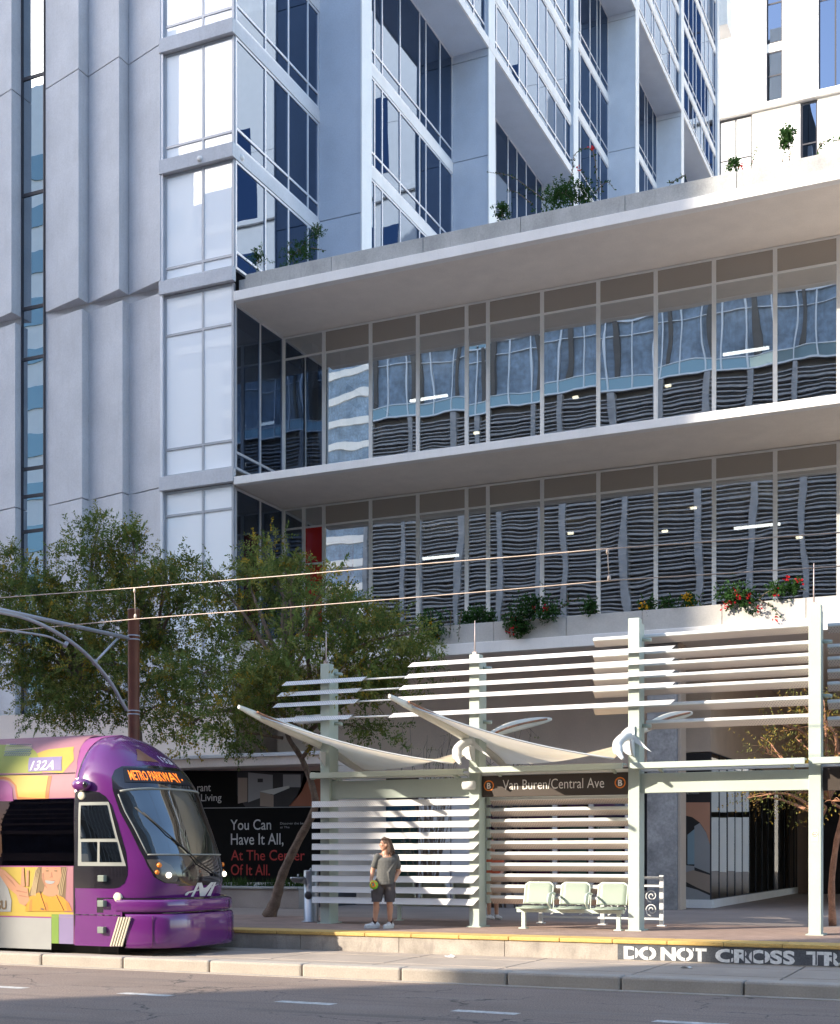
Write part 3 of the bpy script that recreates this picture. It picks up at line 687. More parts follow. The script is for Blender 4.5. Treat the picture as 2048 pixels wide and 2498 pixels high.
while x < 30: b.box(x, x + .45, YH - .4, YH + .16, 0, 35.8); x += 3.3
b.build('rib', M['louvre'], ht)
for z in (36.0, 41.0):
    MB().box(XRo, 60, YH - .5, YH, z, z + .8).build('spandrel_glass', M['turq'], ht)
    MB().box(XRo, 60, YH - .5, YH - .1, z + .85, z + 5.3).build('window', M['curtain'], ht)
    b = MB(); b.box(XRo, 60, YH - .1, YH + .1, z - .12, z); b.box(XRo, 60, YH - .1, YH + .06, z + .8, z + .88); b.box(XRo, 60, YH - .1, YH + .06, z + 3.9, z + 3.96)
    x = XRo
    while x < 30: b.box(x, x + .12, YH - .1, YH + .08, z, z + 5.2); x += 1.65
    b.build('frame', M['alu'], ht)
    b = MB(); x = XRo
    while x < 30: b.box(x + .5, x + .85, YH - .1, YH + .14, z + .9, z + 5.0); x += 3.3
    b.build('dark_rib', M['louvre_dk'], ht)
MB().box(XRo - .3, 60, YH - 28, YH + .4, 46.4, 48).build('roof', M['fascia'], ht)
ob = thing('office_block', 'pale office block across the street, shaped so its shade covers the tower', 'building', (-90, -30, 0))
for xo, z0, z1, n_ in ((XLo + 2.6, 0, 40, 'lower_block'), (XLo - 2.0, 40.01, 68, 'upper_block')): MB().prism([(xo, YH, z0), (xo - 39, YH - 40, z0), (-160, YH - 40, z0), (-160, YH, z0)], (0, 0, z1 - z0)).build(n_, M['white'], ob)  # unseen block; slanted side and step are shaped to set the shade edges
for z in range(4, 64, 4):
    b = MB(); b.box(-148, XLo - 3, YH, YH + .12, z, z + 1.9); b.build('window', M['turq'], ob)

ft = thing('glass_tower', 'distant blue glass tower beyond the cross street, mirrored beside the podium corner', 'building', (-105, -125, 0))
MB().box(-140, -84, -150, -120, 0, 112).build('wall', M['curtain'], ft)
for k in range(27): MB().box(-140, -84, -120, -119.7, 4 * k + 1.0, 4 * k + 2.2).build('spandrel', M['fascia'], ft)

for lb, px, py, sd in (('crumpled white paper scrap lying on the track slab by the platform wall', 1098, 2334, 3), ('small white paper scrap on the track slab under the stencilled letters', 1676, 2361, 5)):
    p = on_Z(px, py, ZT + .004); rg = random.Random(sd); b = MB(); G = [[p + Vector((-.09 + .045 * i + rg.gauss(0, .006), -.05 + .03 * j + rg.gauss(0, .006), abs(rg.gauss(0, .016)))) for i in range(5)] for j in range(4)]
    b.grid(G); tag(b.build('paper_scrap', M['stencil']), lb, 'litter')
# ------------------------------------------------------------------ station shelter
PX = [-12.86, -9.58, -6.42, -3.2, .02]; PT = [5.8, 5.79, 6.26, 6.26, 6.26]; YPO = 24.05
sh = thing('station_shelter', 'pale green steel platform shelter with white louvre blades and canvas sails', 'shelter', (-8, YPO, ZP))
for x, zt in zip(PX, PT):
    b = MB(); b.box(x - .105, x + .105, YPO - .21, YPO - .012, ZP, zt); b.box(x - .09, x + .09, YPO + .012, YPO + .21, ZP, zt - .07)
    b.box(x - .075, x + .075, YPO - .011, YPO + .011, ZP, zt - .1)
    p = b.build('post', M['post'], sh, bevel=.008)
    MB().box(x - .15, x + .15, YPO - .26, YPO + .26, ZP - .004, ZP + .02).build('base_plate', M['post'], p)
for i, zs_, zb in ((0, 6.49, 5.82), (1, 6.46, 5.80), (3, 7.0, 6.26)):
    b = MB(); b.tube([(PX[i] - .03, YPO - .1, zb), (PX[i] - .03, YPO - .1, zs_)], [.016, .008], 6); b.box(PX[i] - .07, PX[i] + .01, YPO - .14, YPO - .06, zb - .03, zb + .05)
    b.build('spike', M['spike'], sh)
def bladeA(x0, x1, z, y, kl, kr, name='louvre', hs=1.0):
    """front mounted blade: a leaning perforated face with a folded lip"""
    b = MB(); pr = [(-.045, -.058), (-.03, -.062), (.03, .05), (.05, .055), (.045, .065), (.015, .062)]
    pr = [(a, c * hs) for a, c in pr]
    L = [(x0 + kl * c, y + a, z + c) for a, c in pr]; Q = [(x1 + kr * c, y + a, z + c) for a, c in pr]
    b.grid([L, Q], True); b.poly(L); b.poly(Q)
    return b.build(name, M['perf'], sh)
def bladeB(x0, x1, z, y, name='louvre'):
    """rear mounted blade: a bright rounded nose over a sloping perforated underside"""
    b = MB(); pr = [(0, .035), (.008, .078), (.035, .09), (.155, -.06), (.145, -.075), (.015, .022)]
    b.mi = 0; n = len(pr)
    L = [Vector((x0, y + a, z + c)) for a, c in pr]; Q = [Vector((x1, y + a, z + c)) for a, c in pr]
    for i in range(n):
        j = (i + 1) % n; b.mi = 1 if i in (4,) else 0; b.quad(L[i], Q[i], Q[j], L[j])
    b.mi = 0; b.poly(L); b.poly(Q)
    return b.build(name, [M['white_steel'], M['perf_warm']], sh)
for k in range(10): bladeA(-13.12, -9.52, 2.93 - .2165 * k, 23.78, -.25, .8)
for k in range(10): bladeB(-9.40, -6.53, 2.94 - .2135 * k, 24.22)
for k in range(10):
    b = MB(); z = 2.94 - .2135 * k; b.box(-9.47, -9.40, 24.2, 24.3, z - .06, z + .1); b.build('bracket', M['post'], sh)
# upper blades
y = 23.78
L1 = [(690, 888, 5.43), (678, 876, 5.21), (668, 870, 4.99), (655, 855, 4.68)]
L2 = [(997, 1640, 5.65), (988, 1640, 5.43), (975, 1640, 5.21), (962, 1640, 4.99), (950, 1640, 4.67)]
for a, c, z in L1: bladeA(XY(a, y) + .03, XY(c, y), z, y, .9, .9, hs=.74)
for a, c, z in L2: bladeA(XY(a, y) + .03, XY(c, y), z, y, .9, .9, hs=.74)
for (a, c, z), (d, e, z2) in zip(L1, L2[1:]):
    MB().tube([(XY(c, y) - .1, y + .05, z), (XY(d, y) + .1, y + .05, z2)], .018, 6).build('tie_rod', M['white_steel'], sh)
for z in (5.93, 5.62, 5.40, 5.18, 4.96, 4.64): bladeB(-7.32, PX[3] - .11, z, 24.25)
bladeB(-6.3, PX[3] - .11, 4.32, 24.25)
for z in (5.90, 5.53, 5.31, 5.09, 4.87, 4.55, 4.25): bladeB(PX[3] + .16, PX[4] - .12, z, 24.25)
for i, zz in ((0, (5.62, 4.60)), (1, (5.55, 4.5)), (2, (5.9, 4.3)), (3, (5.65, 4.7))):
    for z in zz: MB().tube([(PX[i] + .06, YPO + .05, z), (PX[i] + .26, YPO + .05, z - .02)], .035, 8).build('bracket', M['post'], sh)
# projecting shelves and box beams
for i in range(4):
    xa, xb = PX[i] + (-.2 if i == 0 else .0), PX[i + 1] - .13
    zt = 3.58 if i else 3.56
    b = MB(); b.box(xa, xb, 23.56, 23.60, zt - .11, zt); b.box(xa, xb, 23.601, 23.83, zt - .03, zt - .001); b.box(xa, xb - .3, 23.601, 23.8, zt - .11, zt - .09)
    b.build('shelf', M['post'], sh, bevel=.006)
    if i == 0: MB().tube([(xa - .01, 23.66, zt - .055), (xa + .06, 23.66, zt - .055)], .075, 12).build('shelf_end', M['post'], sh)
    for x in (xa + .5, xb - .25): MB().bar((x, 23.6, zt - .06), (x, 24.0, zt - .16), .05, .05).build('shelf_bracket', M['post'], sh)
    if i != 1 and i != 3:
        MB().box(PX[i] + .11, PX[i + 1] - .11, 23.93, 24.13, 3.04, 3.40).build('box_beam', M['post'], sh, bevel=.006)
    else:
        MB().box(PX[i] + .11, PX[i + 1] - .11, 24.02, 24.13, 3.08, 3.38).build('box_beam', M['post'], sh)
    MB().box(PX[i] + .11, PX[i + 1] - .11, 23.95, 24.08, 3.44, 3.50).build('white_strip', M['white_steel'], sh)  # plain white steel strip between the posts
p = on_Y(1144, 1915, 23.7); b = MB(); b.tube([(p.x - .13, 23.72, p.z), (p.x + .1, 23.72, p.z)], .085, 14); b.build('lamp_can', M['white_steel'], sh)
b = MB(); b.tube(spline([(PX[1] - .35, 23.75, 3.47), (PX[1] - .12, 23.72, 3.44), (PX[1] - .05, 23.72, 3.32)], 5), .01, 6); b.build('conduit', M['post'], sh)
# half-round hood behind post 1
b = MB(); G = []
for t in range(9):
    a = math.pi * t / 8; G.append([(-13.9 + .0, 24.5 - .0 + .14 * math.cos(a), 4.68 + .16 * math.sin(a)), (-13.0, 24.5 + .14 * math.cos(a), 4.70 + .16 * math.sin(a))])
b.grid(G); b.build('hood', M['white_steel'], sh)
# sails: curved spars, canvas, hubs and clamps
def spar_pts(X, pix, rear):
    P = [on_X(a, c, X) for a, c in pix]; return P + [Vector((X + (p[0] if len(p) > 2 else 0), p[-2], p[-1])) for p in rear]
S1 = spar_pts(-13.0, [(582, 1724), (652, 1757), (710, 1781), (772, 1807), (812, 1828), (845, 1852), (866, 1866)], [(25.9, 3.75), (26.6, 3.92)])
S2 = spar_pts(-9.75, [(949, 1698), (1020, 1733), (1080, 1762), (1130, 1790), (1172, 1815), (1205, 1840), (1222, 1856)], [(26.0, 3.80), (26.6, 3.95)])
S3 = [p + Vector((3.25, 0, .02)) for p in S2]
def spar(P, fr=1.0):
    P = spline(P, 6); n = len(P); b = MB(); G = []
    for i, p in enumerate(P):
        t = (P[min(i + 1, n - 1)] - P[max(i - 1, 0)]).normalized(); q = Vector((1, 0, 0)); u = q.cross(t).normalized()
        if u.z < 0: u = -u
        s = i / (n - 1); r = .11 * (math.sin(math.pi * min(1, max(0, s * .96 + .02))) ** .6) * fr + .012
        G.append([p + q * r * .7 * math.cos(2 * math.pi * k / 12) + u * r * 1.15 * math.sin(2 * math.pi * k / 12) for k in range(12)])
    b.smooth = True; b.grid(G, True); b.smooth = False; b.poly(G[0]); b.poly(G[-1])
    o = b.build('spar', M['cream_steel'], sh)
    b = MB(); b.tube([p + Vector((.085, 0, .03)) for p in P[3:-3]], .022, 6); b.build('spar_rail', M['bark_red'], o)
    return P
def sail(P, xh):
    P = P[4:-1]; n = len(P); b = MB(); b.smooth = True; G = []
    A = Vector((xh - .22, 23.30, 3.64)); B = Vector((xh - .18, 24.3, 4.02))
    for i, p in enumerate(P):
        s = i / (n - 1); e = A.lerp(B, s); row = []
        for k in range(15):
            t = k / 14; q = p.lerp(e, t); q.z -= .16 * math.sin(math.pi * t) * (1 - .3 * abs(2 * s - 1)); q.y += (.25 - .5 * s) * math.sin(math.pi * t) * .5
            row.append(q)
        G.append(row)
    b.grid(G); o = b.build('sail', M['canvas'], sh)
    b = MB(); b.tube([r + Vector((0, -.01, 0)) for r in G[0]], .016, 6); b.build('edge_cable', M['white_steel'], o)
P1 = spar(S1); P2 = spar(S2)
for i in (1, 2): spar([Vector((PX[i] + dx, yy, zz)) for dx, yy, zz in ((.0, YPO + .3, 4.2), (.02, 25.2, 4.42), (.04, 26.1, 4.60), (.06, 27.2, 4.78), (.1, 28.2, 4.93))], .8)
sail(P1, PX[1]); sail(P2, PX[2])
for i in (0, 1, 2):
    x = PX[i]
    b = MB(); b.prism([(x - .02 + .0, YPO + .25 * math.cos(R(a)) - .18, 4.0 + .3 * math.sin(R(a))) for a in range(180, 361, 15)], (.04, 0, 0))
    if i: b.prism([(x - .02 + .25 * math.cos(R(a)), YPO - .245, 4.0 + .27 * math.sin(R(a))) for a in range(80, 281, 20)], (0, .03, 0)); b.prism([(x - .34, YPO - .25, 3.78), (x - .02, YPO - .25, 4.1), (x + .02, YPO - .25, 4.1), (x + .34, YPO - .25, 3.78), (x, YPO - .25, 3.98)], (0, .03, 0))
    b.build('hub_plate', M['white_steel'], sh)
    if i:
        b = MB(); b.tube(spline([(x - .05, YPO - .3, 4.08), (x - .13, YPO - .45, 4.04), (x - .20, YPO - .56, 3.93), (x - .17, YPO - .66, 3.80), (x - .09, YPO - .78, 3.69), (x - .02, YPO - .86, 3.62)], 5), [.075 + .02 * math.sin(k * 3.14 / 25) - (.002 * k if k > 16 else 0) for k in range(26)], 12); b.build('clamp', M['white_steel'], sh)
# ------------------------------------------------------------------ signs
sg = thing('station_sign', 'dark brown station name sign reading Van Buren/Central Ave between two orange rings', 'sign', (-8, 23.98, 3.05))
xa, xb, za, zb, y = PX[1] + .12, PX[2] - .11, 3.02, 3.43, 23.95
MB().box(xa, xb, y, y + .06, za, zb).build('board', M['brown_sign'], sg, bevel=.006)
b = MB(); p, q = on_Y(1226, 1924, y), on_Y(1473, 1916, y)
letters(b, 'Van Buren/Central Ave', (p.x, y - .004, za + .135), (1, 0, 0), (0, 0, 1), .19, q.x - p.x, bold=-.004); b.build('lettering', M['sign_white'], sg)
for px in (1192, 1512):
    x = XY(px, y); z = za + .22; b = MB(); n = 28
    P = [(x + .105 * math.cos(2 * math.pi * k / n), y - .004, z + .105 * math.sin(2 * math.pi * k / n)) for k in range(n)]
    Q = [(x + .082 * math.cos(2 * math.pi * k / n), y - .004, z + .082 * math.sin(2 * math.pi * k / n)) for k in range(n)]
    b.grid([P, Q], True); o = b.build('orange_ring', M['orange'], sg)
    b = MB(); letters(b, 'B', (x - .04, y - .004, z - .055), (1, 0, 0), (0, 0, 1), .11, .082, bold=.03); b.build('ring_letter', M['sign_white'], sg)
s2 = thing('brown_sign', 'end of a second dark brown sign board at the right edge behind the fourth post', 'sign', (-1.5, 23.98, 3.05))
MB().box(PX[3] + .12, PX[4] - .11, y, y + .06, za, zb).build('board', M['brown_sign'], s2, bevel=.006)
ns = thing('no_smoking_sign', 'small white no smoking plate on the fourth green post', 'sign', (PX[3] + .01, YPO - .215, 2.3))
p = on_Y(1987, 2039, YPO - .214); x = p.x; z = p.z; y = YPO - .2125
MB().box(x - .055, x + .055, y - .004, y, z - .09, z + .1).build('plate', M['stencil'], ns)
b = MB(); n = 24
P = [(x + .045 * math.cos(2 * math.pi * k / n), y - .006, z + .03 + .045 * math.sin(2 * math.pi * k / n)) for k in range(n)]
Q = [(x + .035 * math.cos(2 * math.pi * k / n), y - .006, z + .03 + .035 * math.sin(2 * math.pi * k / n)) for k in range(n)]
b.grid([P, Q], True); b.bar((x - .028, y - .006, z + .058), (x + .028, y - .006, z + .002), .002, .01, (0, -1, 0)); b.build('red_ring', M['orange'], ns)
b = MB(); letters(b, 'NO', (x - .045, y - .006, z - .045), (1, 0, 0), (0, 0, 1), .018, .03); letters(b, 'SMOKING', (x - .045, y - .006, z - .075), (1, 0, 0), (0, 0, 1), .018, .09)
b.build('lettering', M['bark_red'], ns); MB().box(x - .03, x + .02, y - .0062, y - .005, z + .024, z + .032).build('cigarette', M['black'], ns)
# ------------------------------------------------------------------ benches
def bench(label, loc, rz, xs=(0, .73, 1.46)):
    bn = thing('bench', label, 'bench', loc, 'perforated metal benches')
    def RR(bx): return bx
    W_, H_ = .56, .40
    for x in xs:
        b = MB(); n = 6
        # curved seat pan
        G = []
        for k in range(9):
            t = k / 8; yy = -.24 + .46 * t; zz = .43 - .035 * math.sin(math.pi * min(1, t * 1.15)) - (.03 * ((.12 - t) / .12) if t < .12 else 0)
            G.append([(x - W_ / 2, yy, zz), (x + W_ / 2, yy, zz)])
        b.smooth = True; b.grid(G); b.smooth = False
        o = b.build('seat', M['seat'], bn, world=False); md = o.modifiers.new('s', 'SOLIDIFY'); md.thickness = .02
        # back: rounded rectangle with solid ribs and rim
        def bp(u, v):
            return (x + u, .22 + .10 * v / .42 + .03 * math.sin(v * 6), .46 + v)
        b = MB(); rows = []
        for k in range(11):
            v = .41 * k / 10; ins = 0
            if v > .34: ins = .07 - math.sqrt(max(0, .07 ** 2 - (v - .34) ** 2))
            rows.append([bp(lerp(-W_ / 2 + ins, W_ / 2 - ins, j / 6), v) for j in range(7)])
        b.smooth = True; b.grid(rows); o = b.build('backrest', M['seat'], bn, world=False); md = o.modifiers.new('s', 'SOLIDIFY'); md.thickness = .015
        b = MB()
        for u in (-.095, .095): b.grid([[(bp(u - .028, .41 * k / 10)[0], bp(0, .41 * k / 10)[1] - .014, bp(0, .41 * k / 10)[2]), (bp(u + .028, .41 * k / 10)[0], bp(0, .41 * k / 10)[1] - .014, bp(0, .41 * k / 10)[2])] for k in range(11)])
        rim = [rows[k][0] for k in range(11)] + [rows[10][j] for j in range(1, 6)] + [rows[k][6] for k in range(10, -1, -1)]
        b.tube(rim, .018, 6); b.build('back_rib', M['seat_solid'], o, world=False)
        b = MB(); xx = x + W_ / 2 + .06
        if x != xs[-1]:
            b.tube(spline([(xx, .25, .66), (xx, .05, .68), (xx, -.12, .64), (xx, -.16, .52), (xx, -.02, .40)], 5), .022, 8); b.bar((xx, .2, .66), (xx, .16, .38), .03, .012, (1, 0, 0)); b.build('armrest', M['seat_solid'], bn, world=False)
    MB().box(xs[0] - .33, xs[-1] + .3, -.04, .04, .31, .38).build('beam', M['seat_solid'], bn, world=False)
    for x in (xs[0] - .2, xs[-1] + .2):
        b = MB(); b.box(x - .035, x + .035, -.035, .035, .02, .31); b.box(x - .07, x + .07, -.1, .1, 0, .02); b.build('leg', M['seat_solid'], bn, world=False)
    bn.rotation_euler.z = rz
    return bn
bench('pale green three seat metal bench in the sun in front of the louvres', (-8.37, 23.86, ZP), 0)
bench('shaded three seat metal bench half hidden behind the left louvres', (-10.35, 25.6, ZP), math.pi, (0, .73, 1.46))
# ------------------------------------------------------------------ drinking fountain
df = thing('drinking_fountain', 'grey steel cylinder drinking fountain beside the first post', 'fountain', (-13.43, 24.3, ZP))
c = (-13.43, 24.3, 0)
MB().lathe([(.001, ZP + 1.08), (.155, ZP + 1.08), (.16, ZP + 1.06), (.155, ZP + .03), (.2, ZP + .02), (.2, ZP), (.001, ZP)], c, 24).build('pedestal', M['metal'], df)
b = MB(); b.lathe([(.001, ZP + .82), (.1, ZP + .83), (.155, ZP + .9), (.16, ZP + .935), (.145, ZP + .94), (.1, ZP + .9), (.001, ZP + .89)], (-13.66, 24.12, 0), 18); b.bar((-13.62, 24.15, ZP + .86), (-13.40, 24.3, ZP + .86), .14, .1); b.build('side_bowl', M['metal'], df)
b = MB(); b.tube([(-13.66, 24.15, ZP + .92), (-13.66, 24.15, ZP + 1.0)], .018, 8); b.build('spout', M['metal'], df)
b = MB(); b.tube([(-13.43, 24.3, ZP + 1.08), (-13.43, 24.3, ZP + 1.13)], [.05, .02], 10); b.build('top_spout', M['metal'], df)
b = MB(); b.lathe([(.001, -.012), (.075, -.012), (.085, .0), (.085, .02)], (-13.42, 24.145, ZP + .56), 16, 1); b.build('push_button', M['dark_frame'], df)
# ------------------------------------------------------------------ scroll railing
rl = thing('scroll_railing', 'white railing panel with curled scrolls behind the third post', 'railing', (-7.6, 25.7, ZP))
xa, xb, y = -8.9, -6.32, 25.7
b = MB(); b.box(xa, xb, y - .025, y + .025, 1.42, 1.47); b.box(xa, xb, y - .02, y + .02, 1.27, 1.31); b.box(xa, xb, y - .02, y + .02, .62, .66); b.build('rail', M['white_steel'], rl)
for x in (xa, -7.6, xb - .08): b = MB(); b.box(x, x + .08, y - .03, y + .03, ZP, 1.5); b.box(x - .04, x + .12, y - .07, y + .07, ZP, ZP + .02); b.build('post', M['white_steel'], rl)
def spiral(cx, cz, r, t0, turns, sgn=1):
    return [(cx + sgn * r * (1 - k / 40 * .85) * math.cos(t0 + turns * 2 * math.pi * k / 40), y, cz + r * (1 - k / 40 * .85) * math.sin(t0 + turns * 2 * math.pi * k / 40)) for k in range(41)]
x = xa + .18
while x < xb - .1:
    for cz in (1.09, .82):
        b = MB(); b.tube(spiral(x + .06, cz, .125, -1.5, 1.8, 1 if int(x * 10) % 2 else -1), .012, 6); b.build('scroll', M['white_steel'], rl)
    x += .30
# ------------------------------------------------------------------ overhead line
pole = thing('catenary_pole', 'brown round catenary pole behind the train with a curved grey bracket arm', 'pole', (-16.4, 22.3, ZP))
XC = -16.4
c = on_X(326, 1555, XC); yp = c.y
ztop = on_X(326, 1486, XC).z; zb_ = c.z
MB().lathe([(.001, ztop), (.125, ztop), (.128, ztop - .03), (.117, ztop - .04), (.117, 3.0), (.125, ZP), (.001, ZP)], (XC, yp, 0), 20).build('pole', M['rust'], pole)
for z in (zb_ + .03, zb_ - .05, on_X(326, 1738, XC).z + .03, on_X(326, 1738, XC).z - .04):
    MB().lathe([(.119, z - .012), (.13, z - .012), (.13, z + .012), (.119, z + .012)], (XC, yp, 0), 20).build('clamp', M['grey_steel'], pole)
b = MB(); b.tube([on_X(312, 1556, XC), on_X(0, 1487, XC), on_X(-60, 1474, XC)], .038, 10); b.build('top_arm', M['grey_steel'], pole)
b = MB(); b.tube(spline([on_X(a, e, XC) for a, e in ((309, 1732), (297, 1712), (272, 1668), (235, 1621), (195, 1582), (150, 1550), (100, 1523), (50, 1504), (0, 1493), (-60, 1480))], 5), .036, 10); b.build('curved_arm', M['grey_steel'], pole)
b = MB(); b.tube([on_X(286, 1558, XC), on_X(231, 1616, XC)], .024, 8); b.tube([on_X(234, 1612, XC), on_X(229, 1620, XC)], .04, 8); b.build('strut', M['grey_steel'], pole)
b = MB(); b.tube(spline([on_X(a, e, XC) for a, e in ((160, 1573), (140, 1563), (115, 1552), (60, 1543), (0, 1535), (-60, 1530))], 5), .02, 8); b.tube([on_X(163, 1567, XC), on_X(158, 1577, XC)], .04, 8); b.build('steady_arm', M['grey_steel'], pole)
YW = 19.95
def wire(pts, r, nm, lb):
    o = MB().tube([on_Y(a, e, YW) for a, e in pts], r, 6).build(nm, M['wire']); return tag(o, lb, 'wire', 'overhead wires')
wire([(-400, 1487), (0, 1458), (328, 1434), (700, 1404), (1000, 1378), (1240, 1359), (1500, 1337), (2048, 1299), (2300, 1281)], .0095, 'messenger_wire', 'upper of the two overhead wires crossing above the train')
wire([(-400, 1578), (0, 1541), (330, 1510), (700, 1482), (1000, 1458), (1240, 1438), (1500, 1415), (2048, 1381), (2300, 1364)], .0085, 'contact_wire', 'lower of the two overhead wires crossing above the train')
for a, e, f_, lb in ((328, 1434, 1509, 'thin vertical hanger between the wires in front of the brown pole'), (1481, 1338, 1417, 'thin vertical hanger between the wires in front of the windows')):
    p, q = on_Y(a, e, YW), on_Y(a + (2 if a < 500 else 4), f_, YW); b = MB(); b.tube([p, q], .006, 5); b.ell(q + Vector((0, 0, .04)), (.03, .02, .05)); b.ell(p - Vector((0, 0, .05)), (.025, .02, .05))
    tag(b.build('wire_hanger', M['wire']), lb, 'hanger', 'wire hangers')
# ------------------------------------------------------------------ light rail train
YN, YT = 18.62, 19.94                     # near side plane, centre line
WT = [(.30, 1.30), (.9, 1.32), (2.6, 1.32), (3.0, 1.295), (3.3, 1.22), (3.55, 1.10), (3.78, .92), (3.95, .68), (4.05, .42), (4.10, .02)]
XF = [(.30, -12.95), (1.12, -12.95), (1.14, -13.22), (1.35, -13.18), (1.57, -13.16), (1.82, -13.21), (2.33, -13.40), (3.09, -13.75), (3.40, -13.98), (3.62, -14.2), (3.8, -14.42), (3.95, -14.62), (4.05, -14.82), (4.10, -14.97)]
XSEAM = -15.0
def sm(tb, z, d=.06): return (table(tb, z - d) + table(tb, z) * 2 + table(tb, z + d)) / 4
def Wd(z): return sm(WT, z, .05) if z < 3.95 else table(WT, z)
def Xf(z): return table(XF, z) if z < 1.3 else sm(XF, max(z, 1.3), .06) if z < 3.95 else table(XF, z)
NP = 2.7
def cab(a, z, off=0.0):
    """a = 0 front centre, -1 near side, +1 far side"""
    L = min(1.45, Xf(z) - XSEAM); th = abs(a) * math.pi / 2
    def P(a_, z_):
        L = min(1.45, Xf(z_) - XSEAM); th = min(abs(a_), 1) * math.pi / 2
        return Vector((Xf(z_) - L + L * max(0, math.cos(th)) ** (2 / NP), YT + math.copysign(Wd(z_) * math.sin(th) ** (2 / NP), a_), z_))
    p = P(a, z)
    if off:
        e = .012; du = P(a + e, z) - P(a - e, z); dz = P(a, z + e) - P(a, z - e); n = du.cross(dz)
        if n.length > 1e-9:
            n.normalize()
            if n.dot(p - Vector((Xf(z) - 1.6, YT, z))) < 0: n = -n
            p = p + n * off
    return p
def side(x, z, off=0.0):
    """near-side point of the hull at length x"""
    if x <= XSEAM: return Vector((x, YT - Wd(z) - off, z))
    L = min(1.45, Xf(z) - XSEAM); t = (x - (Xf(z) - L)) / L
    if t <= 0: return Vector((x, YT - Wd(z) - off, z))
    t = min(t, .999); return Vector((x, YT - Wd(z) * (1 - t ** NP) ** (1 / NP) - off, z))
def rows_at(rows, z):
    return table([(r[0], r[1]) for r in rows], z), table([(r[0], r[2]) for r in rows], z)
def patch(fn, rows, nx=16, nz=14, off=.006, thick=0):
    b = MB(); b.smooth = True; z0, z1 = rows[0][0], rows[-1][0]; G = []
    zs = sorted(set([lerp(z0, z1, k / nz) for k in range(nz + 1)] + [r[0] for r in rows]))
    for z in zs:
        l, r = rows_at(rows, z); G.append([fn(lerp(l, r, j / nx), z, off) for j in range(nx + 1)])
    return b.grid(G)
def gloss(name, c, rough=.22, coat=.9, **k): return mat(name, c, rough, var=.06, fine=0, coat=coat, **k)
M['purple'] = gloss('purple_paint', (.115, .014, .138)); M['t_black'] = gloss('black_gloss', (.012, .010, .014), .12)
M['t_glass'] = glass('train_glass', (.58, .63, .66), (.05, .05, .06), .22, .002, 1.5); M['t_window'] = glass('dark_train_window', (.07, .06, .08), (.012, .012, .016), .06, .001, 1)
M['w_frame'] = flat('grey_window_frame', (.24, .25, .23), .5); M['t_white'] = gloss('white_wrap', (.31, .31, .30), .5, .0, spec=.12); M['t_green'] = gloss('green_wrap', (.17, .26, .06), .5, .0, spec=.12); M['t_lilac'] = gloss('lilac_wrap', (.22, .18, .30), .5, .0, spec=.12)
M['t_yellow'] = gloss('yellow_wrap', (.42, .31, .07), .5, .0, spec=.12); M['t_pink'] = gloss('pink_wrap', (.33, .16, .18), .5, .0, spec=.12); M['t_orange'] = gloss('orange_wrap', (.38, .14, .05), .5, .0, spec=.12); M['t_mag'] = gloss('magenta_wrap', (.28, .08, .22), .5, .0, spec=.12)
M['t_lime'] = gloss('lime_wrap', (.27, .28, .07), .5, .0, spec=.12); M['skin_ad'] = gloss('printed_skin', (.42, .20, .11), .35, .3); M['hair_ad'] = gloss('printed_hair', (.16, .10, .045), .35, .3); M['shirt_ad'] = gloss('printed_orange_shirt', (.52, .22, .015), .35, .3)
M['lens'] = flat('lamp_lens', (.62, .55, .42), .2); M['t_lens2'] = flat('brown_lens', (.28, .13, .08), .15, .8); M['t_lens'] = flat('dark_headlight_glass', (.10, .085, .07), .12, .8); M['amber'] = flat('amber_lens', (.75, .22, .03), .25); M['amber_led'] = emit('amber_led', (1, .22, .012), .62); M['led_back'] = flat('led_board', (.02, .018, .02), .4); M['lampon'] = emit('lit_lamp', (1, .9, .75), 1.4)
M['stripe'] = flat('beige_rubber_stripe', (.48, .43, .33), .6); M['t_handle'] = flat('grey_green_handle', (.17, .20, .17), .5); M['logo'] = flat('silver_logo', (.62, .60, .58), .4)
tr = thing('light_rail_train', 'purple light rail train with colourful wrap and Metro Parkway destination sign', 'train', (-16, YT, ZT))
# cab hull
b = MB(); b.smooth = True; G = []
zs = [.30 + .82 * k / 6 for k in range(7)]
for z in [1.14 + (4.10 - 1.14) * (k / 34) for k in range(35)]:
    row = [Vector((XSEAM, YT - Wd(z), z))] + [cab(-1 + 2 * k / 60, z) for k in range(61)] + [Vector((XSEAM, YT + Wd(z), z))]
    G.append(row)
b.grid(G); b.build('cab', M['purple'], tr)
# seam gap
b = MB()
b.grid([[Vector((XSEAM - .012 + d, YT - Wd(z) - .003, z)) for d in (0, .022)] for z in [.36 + .12 * k for k in range(29)]]); b.build('seam', M['t_black'], tr)
# bumper: lower skirt and upper lip
def bump(z0, z1, dx, name, a0=-1.0, a1=1.0, ex=0.0, mm='purple', infl=.0):
    b = MB(); b.smooth = True; G = []
    prof = [(0, -.03), (.05, 0), (.2, .015), (.5, .02), (.8, .015), (.95, 0), (1, -.03), (1.0, -.3)]
    def P(a, o, z):
        L = 1.55; th = abs(a) * math.pi / 2
        return Vector((-13.0 + dx + o - L + L * max(0, math.cos(th)) ** (2 / 3.2), YT + math.copysign((1.325 + .5 * min(o, .03)) * math.sin(th) ** (2 / 3.2), a), z))
    for t, o in prof: G.append([P(lerp(a0, a1, k / 50), o, lerp(z0, z1, t)) for k in range(51)])
    b.grid(G); b.build(name, M[mm], tr); return lambda a, z, o=.024: P(a, o, z)
BP = bump(.30, .885, 0, 'bumper', a0=-.85); BL = bump(.915, 1.13, -.05, 'bumper_lip', a0=-.9)
